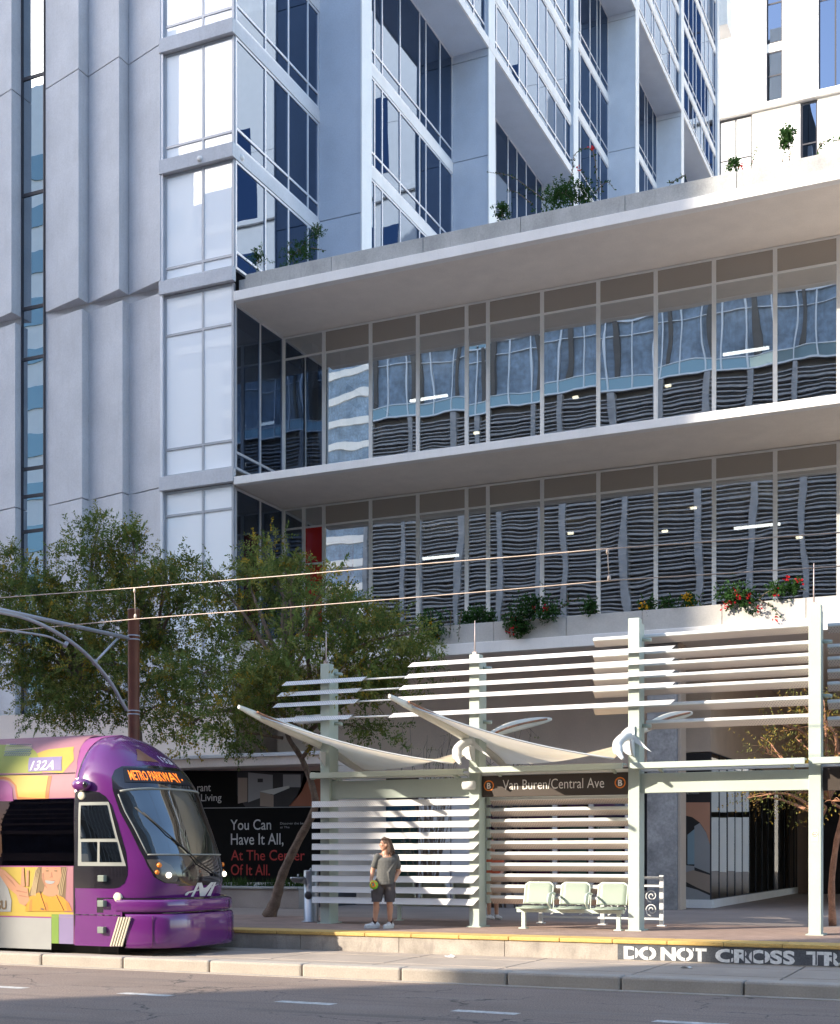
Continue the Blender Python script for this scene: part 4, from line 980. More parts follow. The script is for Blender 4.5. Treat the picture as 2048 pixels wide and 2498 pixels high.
for a in (-.62, .22): MB().tube([BP(a, lerp(.33, .86, k / 8)) for k in range(9)], .006, 5).build('bumper_joint', M['t_black'], tr)
MB().tube([BL(.2, lerp(.94, 1.11, k / 4)) for k in range(5)], .006, 5).build('bumper_joint', M['t_black'], tr)
b = MB(); b.smooth = True; b.grid([[Vector((XSEAM, YT - 1.315, z)), Vector((-14.3, YT - 1.318, z)), Vector((-14.0, YT - 1.30, z))] for z in (.32, .9, 1.14)]); b.build('lower_panel', M['purple'], tr)
b = MB(); b.grid([[cab(-1 + 2 * k / 40, .9) + Vector((-.12, 0, 0)) for k in range(41)], [cab(-1 + 2 * k / 40, .9) + Vector((-.12, 0, .26)) for k in range(41)]]); b.build('bumper_gap', M['t_black'], tr)
b = MB()
for px in (181.5 + 0,): pass
x = on_Y(358, 2280, YN).x
b.grid([[side(x + d, z, .006) for d in (0, .012)] for z in (.33, .6, .87)]); b.build('panel_joint', M['t_black'], tr)
# front mask and windscreen
am = .80
mask = [(1.36, -.25, .25), (1.42, -.42, .42), (1.52, -.52, .52), (1.7, -.57, .57), (2.0, -.61, .61), (2.6, -.665, .665), (3.05, -.70, .70), (3.25, -.69, .69), (3.38, -.64, .64), (3.45, -.54, .54), (3.49, -.25, .25)]
patch(cab, mask, 30, 26, .007).build('front_mask', M['t_black'], tr)
wsr = [(1.90, -.51, .51), (1.95, -.55, .55), (2.4, -.60, .60), (2.9, -.65, .65), (3.02, -.62, .62), (3.06, -.48, .48)]
ws = patch(cab, wsr, 26, 18, .013).build('windscreen', M['t_glass'], tr)
b = MB(); b.tube([cab(lerp(-.55, .55, k / 24), 1.90, .016) for k in range(25)], .014, 6); b.tube([cab(-.55 - .10 * k / 10, lerp(1.92, 2.95, k / 10), .014) for k in range(11)], .012, 6); b.tube([cab(.55 + .10 * k / 10, lerp(1.92, 2.95, k / 10), .014) for k in range(11)], .012, 6); b.tube([cab(lerp(-.63, .63, k / 24), 3.06 - .06 * abs(lerp(-1, 1, k / 24)) ** 3, .016) for k in range(25)], .02, 6)
b.build('windscreen_seal', M['w_frame'], ws)
# cab interior seen through the screen
b = MB(); b.box(-14.9, -14.6, YT - 1.0, YT + 1.0, 1.2, 3.0); b.build('cab_bulkhead', M['dark'], tr); b = MB(); b.box(-14.1, -13.6, YT - .7, YT + .7, 1.4, 1.85); b.build('console', M['p_grey'], tr)
# destination display
dp = patch(cab, [(3.16, -.56, .22), (3.42, -.53, .20)], 20, 6, .016).build('destination_display', M['led_back'], tr)
b = MB(); V, Fc = text2d('METRO PARKWAY -', .012, 2); x0 = min(v.x for v in V); x1 = max(v.x for v in V); y1 = max(v.y for v in V)
b.add([cab(lerp(-.49, .10, (v.x - x0) / (x1 - x0)), 3.20 + .17 * v.y / y1, .022) for v in V], Fc); b.build('amber_lettering', M['amber_led'], dp)
# upper headlamp triangle
b = MB(); b.smooth = True; b.grid([[cab(lerp(lerp(-.29, -.16, t), lerp(.0, -.12, t), u), lerp(3.57, 3.80, t), .008) for u in (0, .25, .5, .75, 1)] for t in (0, .25, .5, .75, 1)]); b.build('headlight', M['t_lens2'], tr)
# headlight clusters behind the mask glass
for sg_ in (-1, 1):
    o = patch(cab, [(1.43, .30 * sg_, .41 * sg_), (1.5, .28 * sg_, .49 * sg_), (1.72, .34 * sg_, .555 * sg_), (1.82, .44 * sg_, .57 * sg_)], 8, 6, .012).build('headlight', M['t_lens'], tr)
    for a, z, r, mm in ((.46, 1.72, .045, 'amber'), (.49, 1.60, .04, 'amber'), (.38, 1.55, .05, 'lampon')):
        p = cab(a * sg_, z, .018); b = MB(); b.ell(p, (r, r, r), 12, 8); b.build('lamp', M[mm], o)
# wiper
b = MB(); P = [cab(-.46, 2.62, .05), cab(-.30, 2.25, .05), cab(-.05, 1.75, .06), cab(.07, 1.55, .05)]
b.tube(P, .012, 6); b.tube([cab(-.52, 2.72, .035), cab(-.2, 2.05, .035)], .016, 6); b.ell(P[-1], (.04, .04, .04), 8, 6); b.build('wiper', M['black'], tr)
# number and emblem on the front
def ontrain(body, a0, a1, z0, hgt, m, nm, par, shear=0):
    b = MB(); V, Fc = text2d(body, .015); x0 = min(v.x for v in V); x1 = max(v.x for v in V); y1 = max(v.y for v in V)
    b.add([cab(lerp(a0, a1, (v.x - x0) / (x1 - x0)) , z0 + hgt * v.y / y1 + shear * (v.x - x0) / (x1 - x0), .012) for v in V], Fc); return b.build(nm, M[m], par)
ontrain('132A', .03, .22, 3.58, .12, 'logo', 'fleet_number', tr, -.05)
b = MB()
def em(pts): b.poly([cab(-.13 + u * .25, 1.17 + v * .24, .014) for u, v in pts])
em([(.05, .0), (.16, 0), (.36, 1), (.25, 1)]); em([(.29, 1), (.42, 1), (.52, .35), (.46, .0), (.42, 0)]); em([(.44, .0), (.54, 0), (.85, 1), (.68, 1), (.5, .45)]); em([(.60, .0), (.76, 0), (.98, 1), (.86, 1)])
em([(-.22, .22), (-.14, .36), (.35, .52), (1.25, .86), (.75, .62), (.30, .40), (-.05, .28), (-.12, .10), (-.22, .10)])
b.build('emblem', M['logo'], tr)
# cab side: black window panel, framed window, marker lamps, handles, stripes, camera pod
def SP(px, py): p = on_Y(px, py, YN); return p
def c2(x, y):
    Y = YN
    for _ in range(5):
        p = on_Y(x * .3456, 1750 + y * .3456, Y); Y = side(p.x, p.z).y
    return p.x, p.z
def srows(L): # list of (crop y, crop x left, crop x right)
    out = []
    for yy, xl, xr in L:
        a, z = c2(xl, yy); q, _ = c2(xr, yy); out.append((z, max(a, XSEAM + .012) if 520 <= xl < 540 else a, q))
    return sorted(out)
patch(side, srows([(1203, 525, 800), (1195, 525, 840), (1165, 525, 880), (1110, 525, 900), (1060, 525, 902), (950, 525, 890), (750, 525, 832), (620, 525, 788), (560, 525, 745), (530, 525, 700), (520, 525, 640)]), 14, 20, .006).build('side_panel', M['t_black'], tr)
wf = patch(side, srows([(1047, 553, 892), (1035, 553, 890), (850, 556, 835), (605, 560, 772), (598, 562, 768)]), 10, 14, .016).build('driver_window', M['w_frame'], tr)
for rr in ([(855, 572, 818), (620, 576, 760)], [(1018, 580, 688), (878, 578, 690)], [(1020, 708, 862), (878, 708, 830)]):
    patch(side, srows(rr), 6, 8, .022).build('pane', M['t_glass'], wf)
for cx, cy, r in ((578, 552, .075), (832, 1270, .085)):
    x, z = c2(cx, cy); p = side(x, z, .008); b = MB(); b.lathe([(r, .03), (r, -.01), (r * .8, -.02), (.001, -.022)], p, 18, 1); b.build('marker_lamp', M['lens'], tr)
for cx, cy in ((735, 1135), (733, 1312), (733, 1498)):
    x, z = c2(cx, cy); p = side(x, z, 0); b = MB(); b.box(p.x - .075, p.x + .055, p.y - .09, p.y - .075, p.z - .055, p.z + .055); b.box(p.x + .02, p.x + .055, p.y - .0751, p.y + .02, p.z - .055, p.z + .055); b.box(p.x - .075, p.x - .05, p.y - .0751, p.y + .02, p.z - .055, p.z + .055); b.build('step_handle', M['t_handle'], tr, bevel=.008)
b = MB()
for k in range(5):
    xa = 855 + k * 19; xb = 795 + k * 19
    p0, p1 = c2(xa, 1408), c2(xb, 1612); A = side(p0[0], p0[1], .05); B = side(p1[0], p1[1], .05); b.bar(A, B, .03, .03)
b.build('ribbed_stripe', M['stripe'], tr)
x, z = c2(590, 475); p = side(x, z, .03); b = MB(); b.ell(p + Vector((0, -.03, 0)), (.20, .10, .11), 16, 10); b.build('camera_pod', M['purple'], tr); b = MB(); b.ell(p + Vector((.11, -.08, 0)), (.06, .04, .06), 10, 8); b.build('camera_lens', M['t_black'], tr)
# trailing body with wrap, window band, skirt
XB = -40.0
b = MB(); b.smooth = True; G = []
zz = [.34, .36] + [.9 + .1 * k for k in range(32)]
zz = [z for z in zz if z < 4.0] + [4.0, 4.10]
G = [[Vector((x, YT - Wd(z), z)) for x in (XB, XSEAM - .015)] for z in zz] + [[Vector((x, YT + Wd(z), z)) for x in (XB, XSEAM - .015)] for z in reversed(zz)]
b.grid(G); b.build('body', M['t_mag'], tr)
MB().box(XB, XSEAM - .02, YT - 1.2, YT + 1.2, .33, .35).build('underbody', M['black'], tr)
b = MB(); b.box(XB, -14.3, YT - 1.0, YT + 1.0, .17, .33); b.build('bogie', M['black'], tr)
def sp(rows, m, nm, off=.004, par=tr, nx=4, nz=6): return patch(side, srows(rows), nx, nz, off).build(nm, M[m] if isinstance(m, str) else m, par)
sp([(1590, -900, 362), (1385, -900, 362)], 't_white', 'white_skirt'); sp([(1593, 364, 415), (1387, 364, 415)], 't_green', 'green_stripe'); sp([(1595, 417, 519), (1388, 417, 519)], 't_lilac', 'lilac_skirt')
sp([(1040, -900, 524), (600, -900, 524)], 't_window', 'window', .008)
sp([(1376, -900, 519), (1050, -900, 519)], 't_yellow', 'poster', .004)
up = sp([(596, -900, 530), (400, -900, 530), (300, -900, 530), (195, -900, 541)], 't_pink', 'upper_wrap', .004, nz=16)
def dome(pts, m, nm, off, par=up):
    P = [c2(*p) for p in pts]; b = MB(); n = len(P)
    # thin rows following the hull
    zs_ = [min(p[1] for p in P), max(p[1] for p in P)]; G = []
    for k in range(15):
        z = lerp(zs_[0] + .001, zs_[1] - .001, k / 14); xs_ = []
        for i in range(n):
            a, c_ = P[i], P[(i + 1) % n]
            if (a[1] - z) * (c_[1] - z) < 0: xs_.append(a[0] + (c_[0] - a[0]) * (z - a[1]) / (c_[1] - a[1]))
        if len(xs_) >= 2: G.append([side(lerp(min(xs_), max(xs_), j / 6), z, off) for j in range(7)])
    b.smooth = True; b.grid(G); return b.build(nm, M[m], par)
dome([(-400, 195), (130, 190), (215, 205), (260, 245), (290, 320), (300, 392), (-400, 392)], 't_lime', 'lime_shape', .008)
dome([(300, 392), (290, 320), (262, 250), (360, 220), (525, 205), (525, 300), (445, 392)], 't_yellow', 'pale_shape', .007)
dome([(-400, 405), (370, 405), (345, 590), (125, 590), (105, 480), (60, 440), (-10, 430), (-400, 430)], 't_orange', 'orange_outline', .007)
dome([(-400, 408), (345, 408), (322, 570), (135, 570), (120, 480), (70, 425), (0, 412), (-400, 412)], 't_yellow', 'yellow_shape', .010)
dome([(-400, 445), (-10, 438), (60, 455), (92, 500), (97, 590), (-400, 590)], 't_mag', 'arch_shape', .012)
b = MB(); b.grid([[side(c2(u, 398)[0], c2(300, 398 + d)[1], .013) for u in (-900, 530)] for d in (-3, 3)]); b.build('wrap_joint', M['t_black'], up)
# vent holes and fleet number on the wrap
b = MB()
for r in range(7):
    for k in range(12):
        x, z = c2(35 + k * 15.5 + (r % 2) * 8 + (7 - r) * 2, 190 + r * 12.5); p = side(x, z, .014); d = .018
        b.quad(side(x - d, z - .01, .014), side(x + d, z - .01, .014), side(x + d, z + .01, .014), side(x - d, z + .01, .014))
b.build('vent', M['t_black'], up)
pl = sp([(382, 203, 437), (284, 210, 437)], 't_lilac', 'number_plate', .014, up)
xa, z0 = c2(215, 372); xb, z1 = c2(408, 300); b = MB(); V, Fc = text2d('132A', .012); x0 = min(v.x for v in V); x1 = max(v.x for v in V); y1 = max(v.y for v in V)
b.add([side(lerp(xa, xb, (v.x - x0) / (x1 - x0)), z0 + (z1 - z0) * v.y / y1, .020) for v in V], Fc); b.build('fleet_number', M['logo'], pl)
# printed passenger picture on the lower wrap
pc = sp([(1372, 455, 519), (1052, 440, 519)], 't_pink', 'printed_picture', .008)
def ad(pts, m, nm, off): MB().poly([side(*c2(*p), off) for p in pts]).build(nm, M[m], pc)
def ov(cx, cy, rx, ry, a0=0, a1=360, n=20): return [(cx + rx * math.cos(R(lerp(a0, a1, k / n))), cy + ry * math.sin(R(lerp(a0, a1, k / n)))) for k in range(n)]
ad([(250, 1090), (275, 1054), (470, 1054), (470, 1180), (462, 1290), (430, 1340), (380, 1230), (300, 1230), (240, 1290), (205, 1250), (235, 1170)], 'hair_ad', 'printed_hair', .010)
ad([(318, 1190), (405, 1185), (425, 1262), (300, 1262)], 'skin_ad', 'printed_neck', .012)
ad(ov(362, 1122, 66, 96, 0, 360)[:0] + [(300, 1056), (432, 1056), (436, 1110), (420, 1170), (385, 1210), (352, 1216), (320, 1190), (298, 1130)], 'skin_ad', 'printed_face', .014)
ad([(180, 1366), (205, 1270), (275, 1235), (318, 1250), (362, 1272), (408, 1250), (450, 1270), (490, 1310), (512, 1366)], 'shirt_ad', 'printed_shirt', .016)
ad(ov(357, 1155, 34, 20, 0, 180, 12) + [(323, 1148)], 't_white', 'printed_smile', .018)
for cx in (338, 398): ad(ov(cx, 1082, 13, 5), 'hair_ad', 'printed_eye', .018)
ad([(0, 1058), (40, 1080), (95, 1130), (140, 1180), (200, 1205), (210, 1290), (180, 1330), (140, 1310), (120, 1250), (60, 1200), (0, 1110)], 'skin_ad', 'printed_arm', .016)
ad([(150, 1190), (158, 1060), (172, 1058), (180, 1190)], 'skin_ad', 'printed_finger', .018); ad([(188, 1190), (192, 1075), (208, 1078), (206, 1190)], 'skin_ad', 'printed_finger', .018)
ad([(-60, 1100), (0, 1110), (60, 1205), (85, 1290), (80, 1370), (-60, 1370)], 't_white', 'printed_jersey', .012)
xa, z0 = c2(-14, 1350); xb, z1 = c2(50, 1290); b = MB(); V, Fc = text2d('SU', .03); x0 = min(v.x for v in V); x1 = max(v.x for v in V); y1 = max(v.y for v in V)
b.add([side(lerp(xa, xb, (v.x - x0) / (x1 - x0)), z0 + (z1 - z0) * v.y / y1, .018) for v in V], Fc); b.build('jersey_lettering', M['hair_ad'], pc)
for k in range(2):
    P = [c2(lerp(285, 330, t / 8) if k == 0 else lerp(455, 400, t / 8), lerp(1225, 1360, t / 8) if k == 0 else lerp(1360, 1250, t / 8)) for t in range(9)]
    b = MB(); b.tube([side(x, z, .02) for x, z in P], .006, 5); b.build('printed_beads', M['hair_ad'], pc)

b = MB(); x = c2(528, 1392)[0]
for k in range(6):
    xa = c2(530 + k * 54, 1391)[0]; xb = c2(530 + k * 54 + 44, 1391)[0]; z = c2(600, 1391)[1]; b.tube([side(xa, z, .004), side(xb, z, .004)], .008, 5)
b.build('panel_joint', M['t_black'], tr)
M['hair_hi'] = gloss('printed_light_hair', (.34, .24, .12), .5, 0); M['skin_lo'] = gloss('printed_skin_tone', (.30, .13, .07), .5, 0); M['shirt_lo'] = gloss('printed_orange_fold', (.40, .15, .012), .5, 0)
for k in range(7):
    x0 = 236 + k * 9 if k < 4 else 426 + (k - 4) * 12
    ad([(x0 + 22, 1062), (x0 + 26, 1062), (x0 + 4, 1180), (x0 - 8, 1262), (x0 - 14, 1250), (x0 - 2, 1170)], 'hair_hi', 'printed_strand', .0165)
ad([(300, 1100), (312, 1096), (318, 1160), (338, 1205), (322, 1192), (303, 1145)], 'skin_lo', 'printed_cheek', .0175)
ad([(364, 1090), (370, 1092), (376, 1128), (352, 1130), (362, 1122)], 'skin_lo', 'printed_nose', .0175)
for cx in (338, 398): ad([(cx - 18, 1070), (cx, 1064), (cx + 18, 1070), (cx, 1067)], 'hair_ad', 'printed_brow', .018)
ad([(322, 1150), (392, 1148), (380, 1172), (357, 1180), (335, 1172)], 'skin_lo', 'printed_mouth', .0172)
for P_ in ([(215, 1290), (232, 1280), (228, 1366), (206, 1366)], [(470, 1300), (486, 1310), (498, 1366), (478, 1366)], [(320, 1300), (336, 1306), (350, 1366), (332, 1366)]): ad(P_, 'shirt_lo', 'printed_fold', .0175)
for P_ in ([(120, 1215), (196, 1232), (194, 1240), (122, 1226)], [(140, 1250), (200, 1262), (198, 1270), (140, 1260)], [(30, 1100), (90, 1150), (120, 1200), (84, 1165)]): ad(P_, 'skin_lo', 'printed_crease', .0185)
ad([(286, 1352), (296, 1340), (320, 1350), (310, 1362)], 'hair_ad', 'printed_mark', .0185)
# ------------------------------------------------------------------ vegetation
def at_depth(px, py, Y): return on_Y(px, py, Y)
def leaf_quad(b, p, d, n, ln, wd):
    s = d.cross(n)
    if s.length < 1e-4: s = d.orthogonal()
    s = s.normalized() * wd / 2
    b.v += [tuple(p), tuple(p + d * ln * .5 + s), tuple(p + d * ln), tuple(p + d * ln * .5 - s)]
    k = len(b.v) - 4; b.f.append([k, k + 1, k + 2, k + 3]); b.m.append(b.mi); b.sm.append(False)
def spray(b, rg, p, d, length, nl, ln, wd, droop=.5, mats=(0,), spread=.8):
    """one twig of leaflets from p along d"""
    d = d.normalized(); q = Vector(p); st = length / nl
    side = d.cross(Vector((rg.uniform(-1, 1), rg.uniform(-1, 1), rg.uniform(-.3, .3)))).normalized()
    mi = rg.choice(mats)
    for k in range(nl):
        q = q + d * st; d = (d + Vector((rg.gauss(0, .06), rg.gauss(0, .06), -droop * st + rg.gauss(0, .05)))).normalized()
        for sg_ in (-1, 1):
            b.mi = mi if rg.random() < .85 else rg.choice(mats)
            dd = (d * .55 + side * sg_ * spread + Vector((rg.gauss(0, .25), rg.gauss(0, .25), rg.gauss(0, .25)))).normalized()
            leaf_quad(b, q, dd, Vector((rg.gauss(0, .5), rg.gauss(0, .5), 1)).normalized(), ln * rg.uniform(.7, 1.3), wd * rg.uniform(.7, 1.3))
    return q
def tree(name, label, base, trunk, forks, clumps, Y, mats, nleaf, seed, bark='bark', jy=1.3, ln=.075, wd=.032, scale=1.0, mixw=(0, 0, 1), twigs=60, droop=1.1):
    rg = random.Random(seed); t = thing(name, label, 'tree', base)
    b = MB(); b.smooth = True
    tp = spline([p for p, r in trunk], 6); rr = []
    for i in range(len(tp)):
        f = i / (len(tp) - 1) * (len(trunk) - 1); k = min(int(f), len(trunk) - 2); rr.append(lerp(trunk[k][1], trunk[k + 1][1], f - k) * (1 + .06 * math.sin(i * 1.7)))
    b.tube(tp, rr, 10); b.build('trunk', M[bark], t)
    lb = MB(); lf = MB()
    C_ = []
    for px, py, pr in clumps:
        yy = Y + rg.uniform(-jy, jy); c = on_Y(px, py, yy); C_.append((c, pr * (c - Vector((0, 0, CH))).length / F * .95))
    for c, r in C_:
        fk = min(forks, key=lambda p: (p - c).length + (1.5 if p.z > c.z else 0))
        m = fk.lerp(c, .5) + Vector((rg.gauss(0, .15), rg.gauss(0, .15), .12 * (c - fk).length + rg.gauss(0, .1)))
        P = spline([fk, m, c], 6); r0 = .03 + .012 * (c - fk).length
        lb.tube(P, [lerp(r0, .008, i / (len(P) - 1)) for i in range(len(P))], 6)
        for _ in range(max(4, int(r * 10))):
            q = P[rg.randrange(len(P) // 2, len(P))]; e = c + Vector((rg.gauss(0, .5), rg.gauss(0, .5), rg.gauss(0, .45))) * r
            lb.tube(spline([q, q.lerp(e, .5) + Vector((0, 0, .08)), e], 3), [.012, .010, .009, .007, .006, .005, .004][:7], 4, False)
        nt_ = int(twigs * r * r * scale) + 12
        sub = []
        for _ in range(max(4, int(9 * r))):
            v = Vector((rg.gauss(0, 1), rg.gauss(0, 1), rg.gauss(0, 1))).normalized(); sub.append((v * rg.uniform(.35, .95), rg.uniform(.22, .42), rg.choice((0, 0, 1))))
        for _ in range(nt_):
            sc_, sr_, sm_ = rg.choice(sub); v = sc_ + Vector((rg.gauss(0, sr_), rg.gauss(0, sr_), rg.gauss(0, sr_ * .8)))
            p = c + Vector((v.x * r, v.y * min(r, 1.0), v.z * r * .85))
            d = (v * .6 + Vector((rg.gauss(0, .5), rg.gauss(0, .5), rg.gauss(.15, .5))))
            spray(lf, rg, p, d, rg.uniform(.22, .5), nleaf, ln, wd, droop, mats if len(mats) < 6 and mats[0] == 1 else ((1, 1, 2, 0) if sm_ else (0, 0, 0, 1)))
    lb.build('branch', M[bark], t, fix=False)
    lf.build('crown', [M[m] for m in ('leaf', 'leaf2', 'leaf_y', 'leaf_o')], t, fix=False)
    return t
# left tree, its trunk hidden by the train
YA = 28.2
bA = Vector((XY(330, YA), YA, ZP)); fA = [on_Y(470, 1752, YA), on_Y(300, 1700, YA), on_Y(200, 1660, YA), on_Y(380, 1600, YA)]
tree('shade_tree', 'large feathery tree on the left, its trunk hidden behind the purple train', bA,
     [(bA, .17), (on_Y(335, 2000, YA), .14), (on_Y(340, 1850, YA), .12), (on_Y(330, 1740, YA), .09), (on_Y(310, 1640, YA), .06)], fA,
     [(220, 1400, 105), (255, 1315, 55), (240, 1280, 25), (325, 1325, 45), (130, 1440, 85), (60, 1440, 60), (400, 1410, 70), (440, 1365, 40), (340, 1450, 110), (200, 1540, 130), (80, 1545, 110), (10, 1470, 75), (300, 1620, 130), (160, 1650, 130), (400, 1550, 100), (50, 1650, 80), (420, 1650, 80), (110, 1725, 60), (240, 1745, 70), (345, 1740, 55), (480, 1470, 70), (-30, 1560, 90), (30, 1390, 45), (180, 1720, 70), (270, 1500, 90)],
     YA, (0, 0, 0, 1, 1, 1, 2), 8, 11, twigs=270, ln=.085, wd=.042)
YB = 26.9
bB = on_Z(655, 2236, ZP); YB = bB.y
fB = [on_Y(735, 1850, YB), on_Y(690, 1800, YB), on_Y(650, 1755, YB), on_Y(745, 1790, YB), on_Y(760, 1700, YB), on_Y(700, 1660, YB)]
tree('leaning_tree', 'feathery tree with a leaning twisted trunk beside the first shelter post', bB,
     [(bB, .17), (on_Y(672, 2195, YB), .125), (on_Y(690, 2130, YB), .105), (on_Y(728, 2050, YB), .095), (on_Y(766, 1975, YB), .085), (on_Y(762, 1920, YB), .075), (on_Y(735, 1850, YB), .065), (on_Y(700, 1790, YB), .05), (on_Y(690, 1700, YB), .035)], fB,
     [(560, 1500, 100), (680, 1430, 90), (650, 1345, 35), (690, 1370, 45), (760, 1480, 100), (860, 1510, 85), (620, 1620, 125), (740, 1590, 115), (860, 1620, 110), (970, 1560, 75), (1020, 1545, 45), (500, 1640, 90), (560, 1735, 90), (670, 1700, 85), (460, 1770, 70), (890, 1700, 85), (950, 1690, 55), (990, 1630, 55), (590, 1790, 55), (800, 1430, 55), (730, 1380, 30), (440, 1720, 55), (520, 1420, 55), (840, 1460, 45), (940, 1500, 50), (800, 1760, 60), (780, 1680, 80), (900, 1780, 50), (1040, 1600, 35), (600, 1400, 45)],
     YB, (0, 0, 1, 1, 2), 8, 23, twigs=250, ln=.085, wd=.042)
YC_ = 27.0
bC = on_Z(2030, 2258, ZP); YC_ = bC.y
fC = [on_Y(2036, 2050, YC_), on_Y(2005, 1990, YC_), on_Y(2070, 1980, YC_), on_Y(2020, 1950, YC_)]
tree('young_tree', 'slender young tree with a reddish trunk and yellowing leaves behind the fourth post', bC,
     [(bC, .075), (on_Y(2028, 2150, YC_), .062), (on_Y(2040, 2050, YC_), .055), (on_Y(2052, 1990, YC_), .04), (on_Y(2060, 1900, YC_), .03)], fC,
     [(1900, 1765, 60), (1970, 1740, 70), (2040, 1780, 80), (1880, 1815, 45), (1845, 1830, 30), (2030, 1880, 75), (1940, 1935, 50), (1870, 1945, 40), (2040, 1950, 45), (1825, 1945, 25), (1990, 1850, 50), (2110, 1800, 110), (1940, 1800, 50), (2010, 1720, 45), (1990, 1960, 40)],
     YC_, (1, 1, 3, 3, 2), 4, 31, 'bark_red', .8, .05, .03, .42, twigs=260, droop=.6)
# plants on the planters
def plant(label, stems, Y, seed, flower=None, nf=0, fill=(), leaf=.075, group='plants on the planter edges', bushy=1.0, dens=1.0):
    """stems = lists of points in the facade plane; fill = (px, py, r) leafy clumps"""
    rg = random.Random(seed); P0 = on_Y(*((stems[0][0]) if stems else fill[0][:2]), Y)
    t = thing('flowering_plant' if flower else 'planter_plant', label, 'plant', P0, group)
    sb = MB(); lf = MB(); ends = []
    for st in stems:
        P = spline([on_Y(a, c, Y + rg.uniform(-.06, .06)) for a, c in st], 6); sb.tube(P, [lerp(.014, .005, i / (len(P) - 1)) for i in range(len(P))], 5)
        for i in range(1, len(P)):
            L = (P[i] - P[i - 1]).length; nk = max(2, int(L / .035 * dens))
            for k in range(nk):
                if rg.random() < .85 * bushy:
                    q = P[i - 1].lerp(P[i], k / nk); d = Vector((rg.gauss(0, 1), rg.gauss(0, 1), rg.gauss(-.2, .8))).normalized()
                    leaf_quad(lf, q, d, Vector((rg.gauss(0, .6), rg.gauss(0, .6), 1)).normalized(), leaf * rg.uniform(.7, 1.5), leaf * .6)
        ends.append(P[-1]); ends.append(P[len(P) // 2]); ends.append(P[-3])
    for px, py, r in fill:
        c = on_Y(px, py, Y); rm = r * (c - Vector((0, 0, CH))).length / F
        for _ in range(int(170 * rm * dens) + 40):
            v = Vector((rg.gauss(0, .55), rg.gauss(0, .3), rg.gauss(0, .5))) * rm; q = c + v
            spray(lf, rg, q, Vector((rg.gauss(0, 1), rg.gauss(0, 1), rg.gauss(0, 1))), .14, 3, leaf, leaf * .6, .5, (0,))
        sb.tube(spline([c - Vector((0, 0, rm * .6)), c, c + Vector((rg.gauss(0, .3) * rm, 0, rm * .4))], 3), .008, 5); ends += [c + Vector((rg.gauss(0, .6), -.1, rg.gauss(0, .6))) * rm for _ in range(4)]
    if not stems and not sb.v: pass
    sb.build('stem', M['bark'], t, fix=False); lf.build('leaves', M['leaf_p'], t, fix=False)
    if flower:
        for k in range(nf):
            c = rg.choice(ends) + Vector((rg.gauss(0, .06), -.06, rg.gauss(0, .06))); fb = MB()
            for _ in range(9): leaf_quad(fb, c + Vector((rg.gauss(0, .035), rg.gauss(0, .03), rg.gauss(0, .035))), Vector((rg.gauss(0, 1), rg.gauss(-.5, .6), rg.gauss(0, 1))).normalized(), Vector((rg.gauss(0, 1), -1, rg.gauss(0, 1))).normalized(), .075, .06)
            fb.build('flower', M[flower], t, fix=False)
    return t
T = YF + .35
plant('small dark shrub at the left end of the upper planter by the glass corner', [[(630, 640), (622, 620), (618, 605)]], T, 1, fill=[(628, 628, 16)], leaf=.06)
plant('leafy vine climbing beside the first fin on the upper planter', [[(725, 625), (745, 590), (770, 570), (778, 548)], [(712, 628), (700, 605), (712, 590)], [(735, 620), (720, 600)], [(760, 605), (785, 610), (795, 612)]], T, 2, fill=[(715, 625, 26), (745, 605, 22), (772, 565, 12)], leaf=.06)
plant('long trailing vine reaching left in front of the second fin', [[(1330, 490), (1290, 460), (1245, 430), (1186, 420)], [(1300, 500), (1260, 470), (1235, 465)], [(1225, 530), (1222, 500), (1230, 490)]], T, 3, fill=[(1225, 515, 14)], leaf=.07)
plant('dense bush with tall arching red tipped canes on the upper planter', [[(1380, 470), (1395, 420), (1400, 380), (1425, 362), (1445, 365)], [(1445, 365), (1452, 400), (1455, 440), (1460, 470)], [(1430, 480), (1430, 440), (1415, 415)], [(1450, 470), (1480, 445), (1500, 465)], [(1400, 490), (1370, 470), (1340, 480)], [(1470, 470), (1460, 430)]], T, 4, 'fl_red', 2, [(1350, 490, 34), (1390, 480, 34), (1425, 472, 26), (1370, 470, 22)], leaf=.07)
plant('low sparse sprig on the upper planter before the fourth fin', [[(1640, 445), (1660, 432), (1672, 428)], [(1640, 445), (1628, 446)]], T, 5, leaf=.07)
plant('short sprig with a red flower on the upper planter under the white tower', [[(1790, 405), (1780, 395), (1772, 408)], [(1790, 405), (1800, 400), (1812, 412)]], T, 6, 'fl_red', 1, fill=[(1788, 402, 7)], leaf=.07)
plant('single thin upright stem on the upper planter', [[(1832, 405), (1838, 380), (1845, 355)]], T, 7, leaf=.07)
plant('tall bare stemmed plant with a leafy head on the upper planter', [[(1907, 395), (1912, 370), (1917, 345), (1922, 315)], [(1925, 390), (1926, 365), (1918, 340)]], T, 8, fill=[(1917, 345, 7), (1922, 325, 7)], leaf=.09, bushy=.25, dens=.5)
plant('arching sprig at the right end of the upper planter', [[(1993, 370), (2003, 352), (2025, 342), (2048, 344), (2075, 352)]], T, 9, leaf=.09)
L_ = YF - .02
plant('dark hanging creeper at the left end of the lower planter', [[(1050, 1490), (1052, 1530), (1060, 1560)], [(1100, 1490), (1098, 1530), (1095, 1555)], [(1125, 1490), (1120, 1530), (1118, 1565)]], L_, 11, 'fl_yel', 2, [(1050, 1520, 34), (1060, 1545, 24)], dens=1.2)
plant('low dark bush behind the lower planter wall', [[(1170, 1508), (1175, 1495)]], T - .05, 12, fill=[(1165, 1502, 22), (1190, 1505, 16), (1140, 1508, 14)])
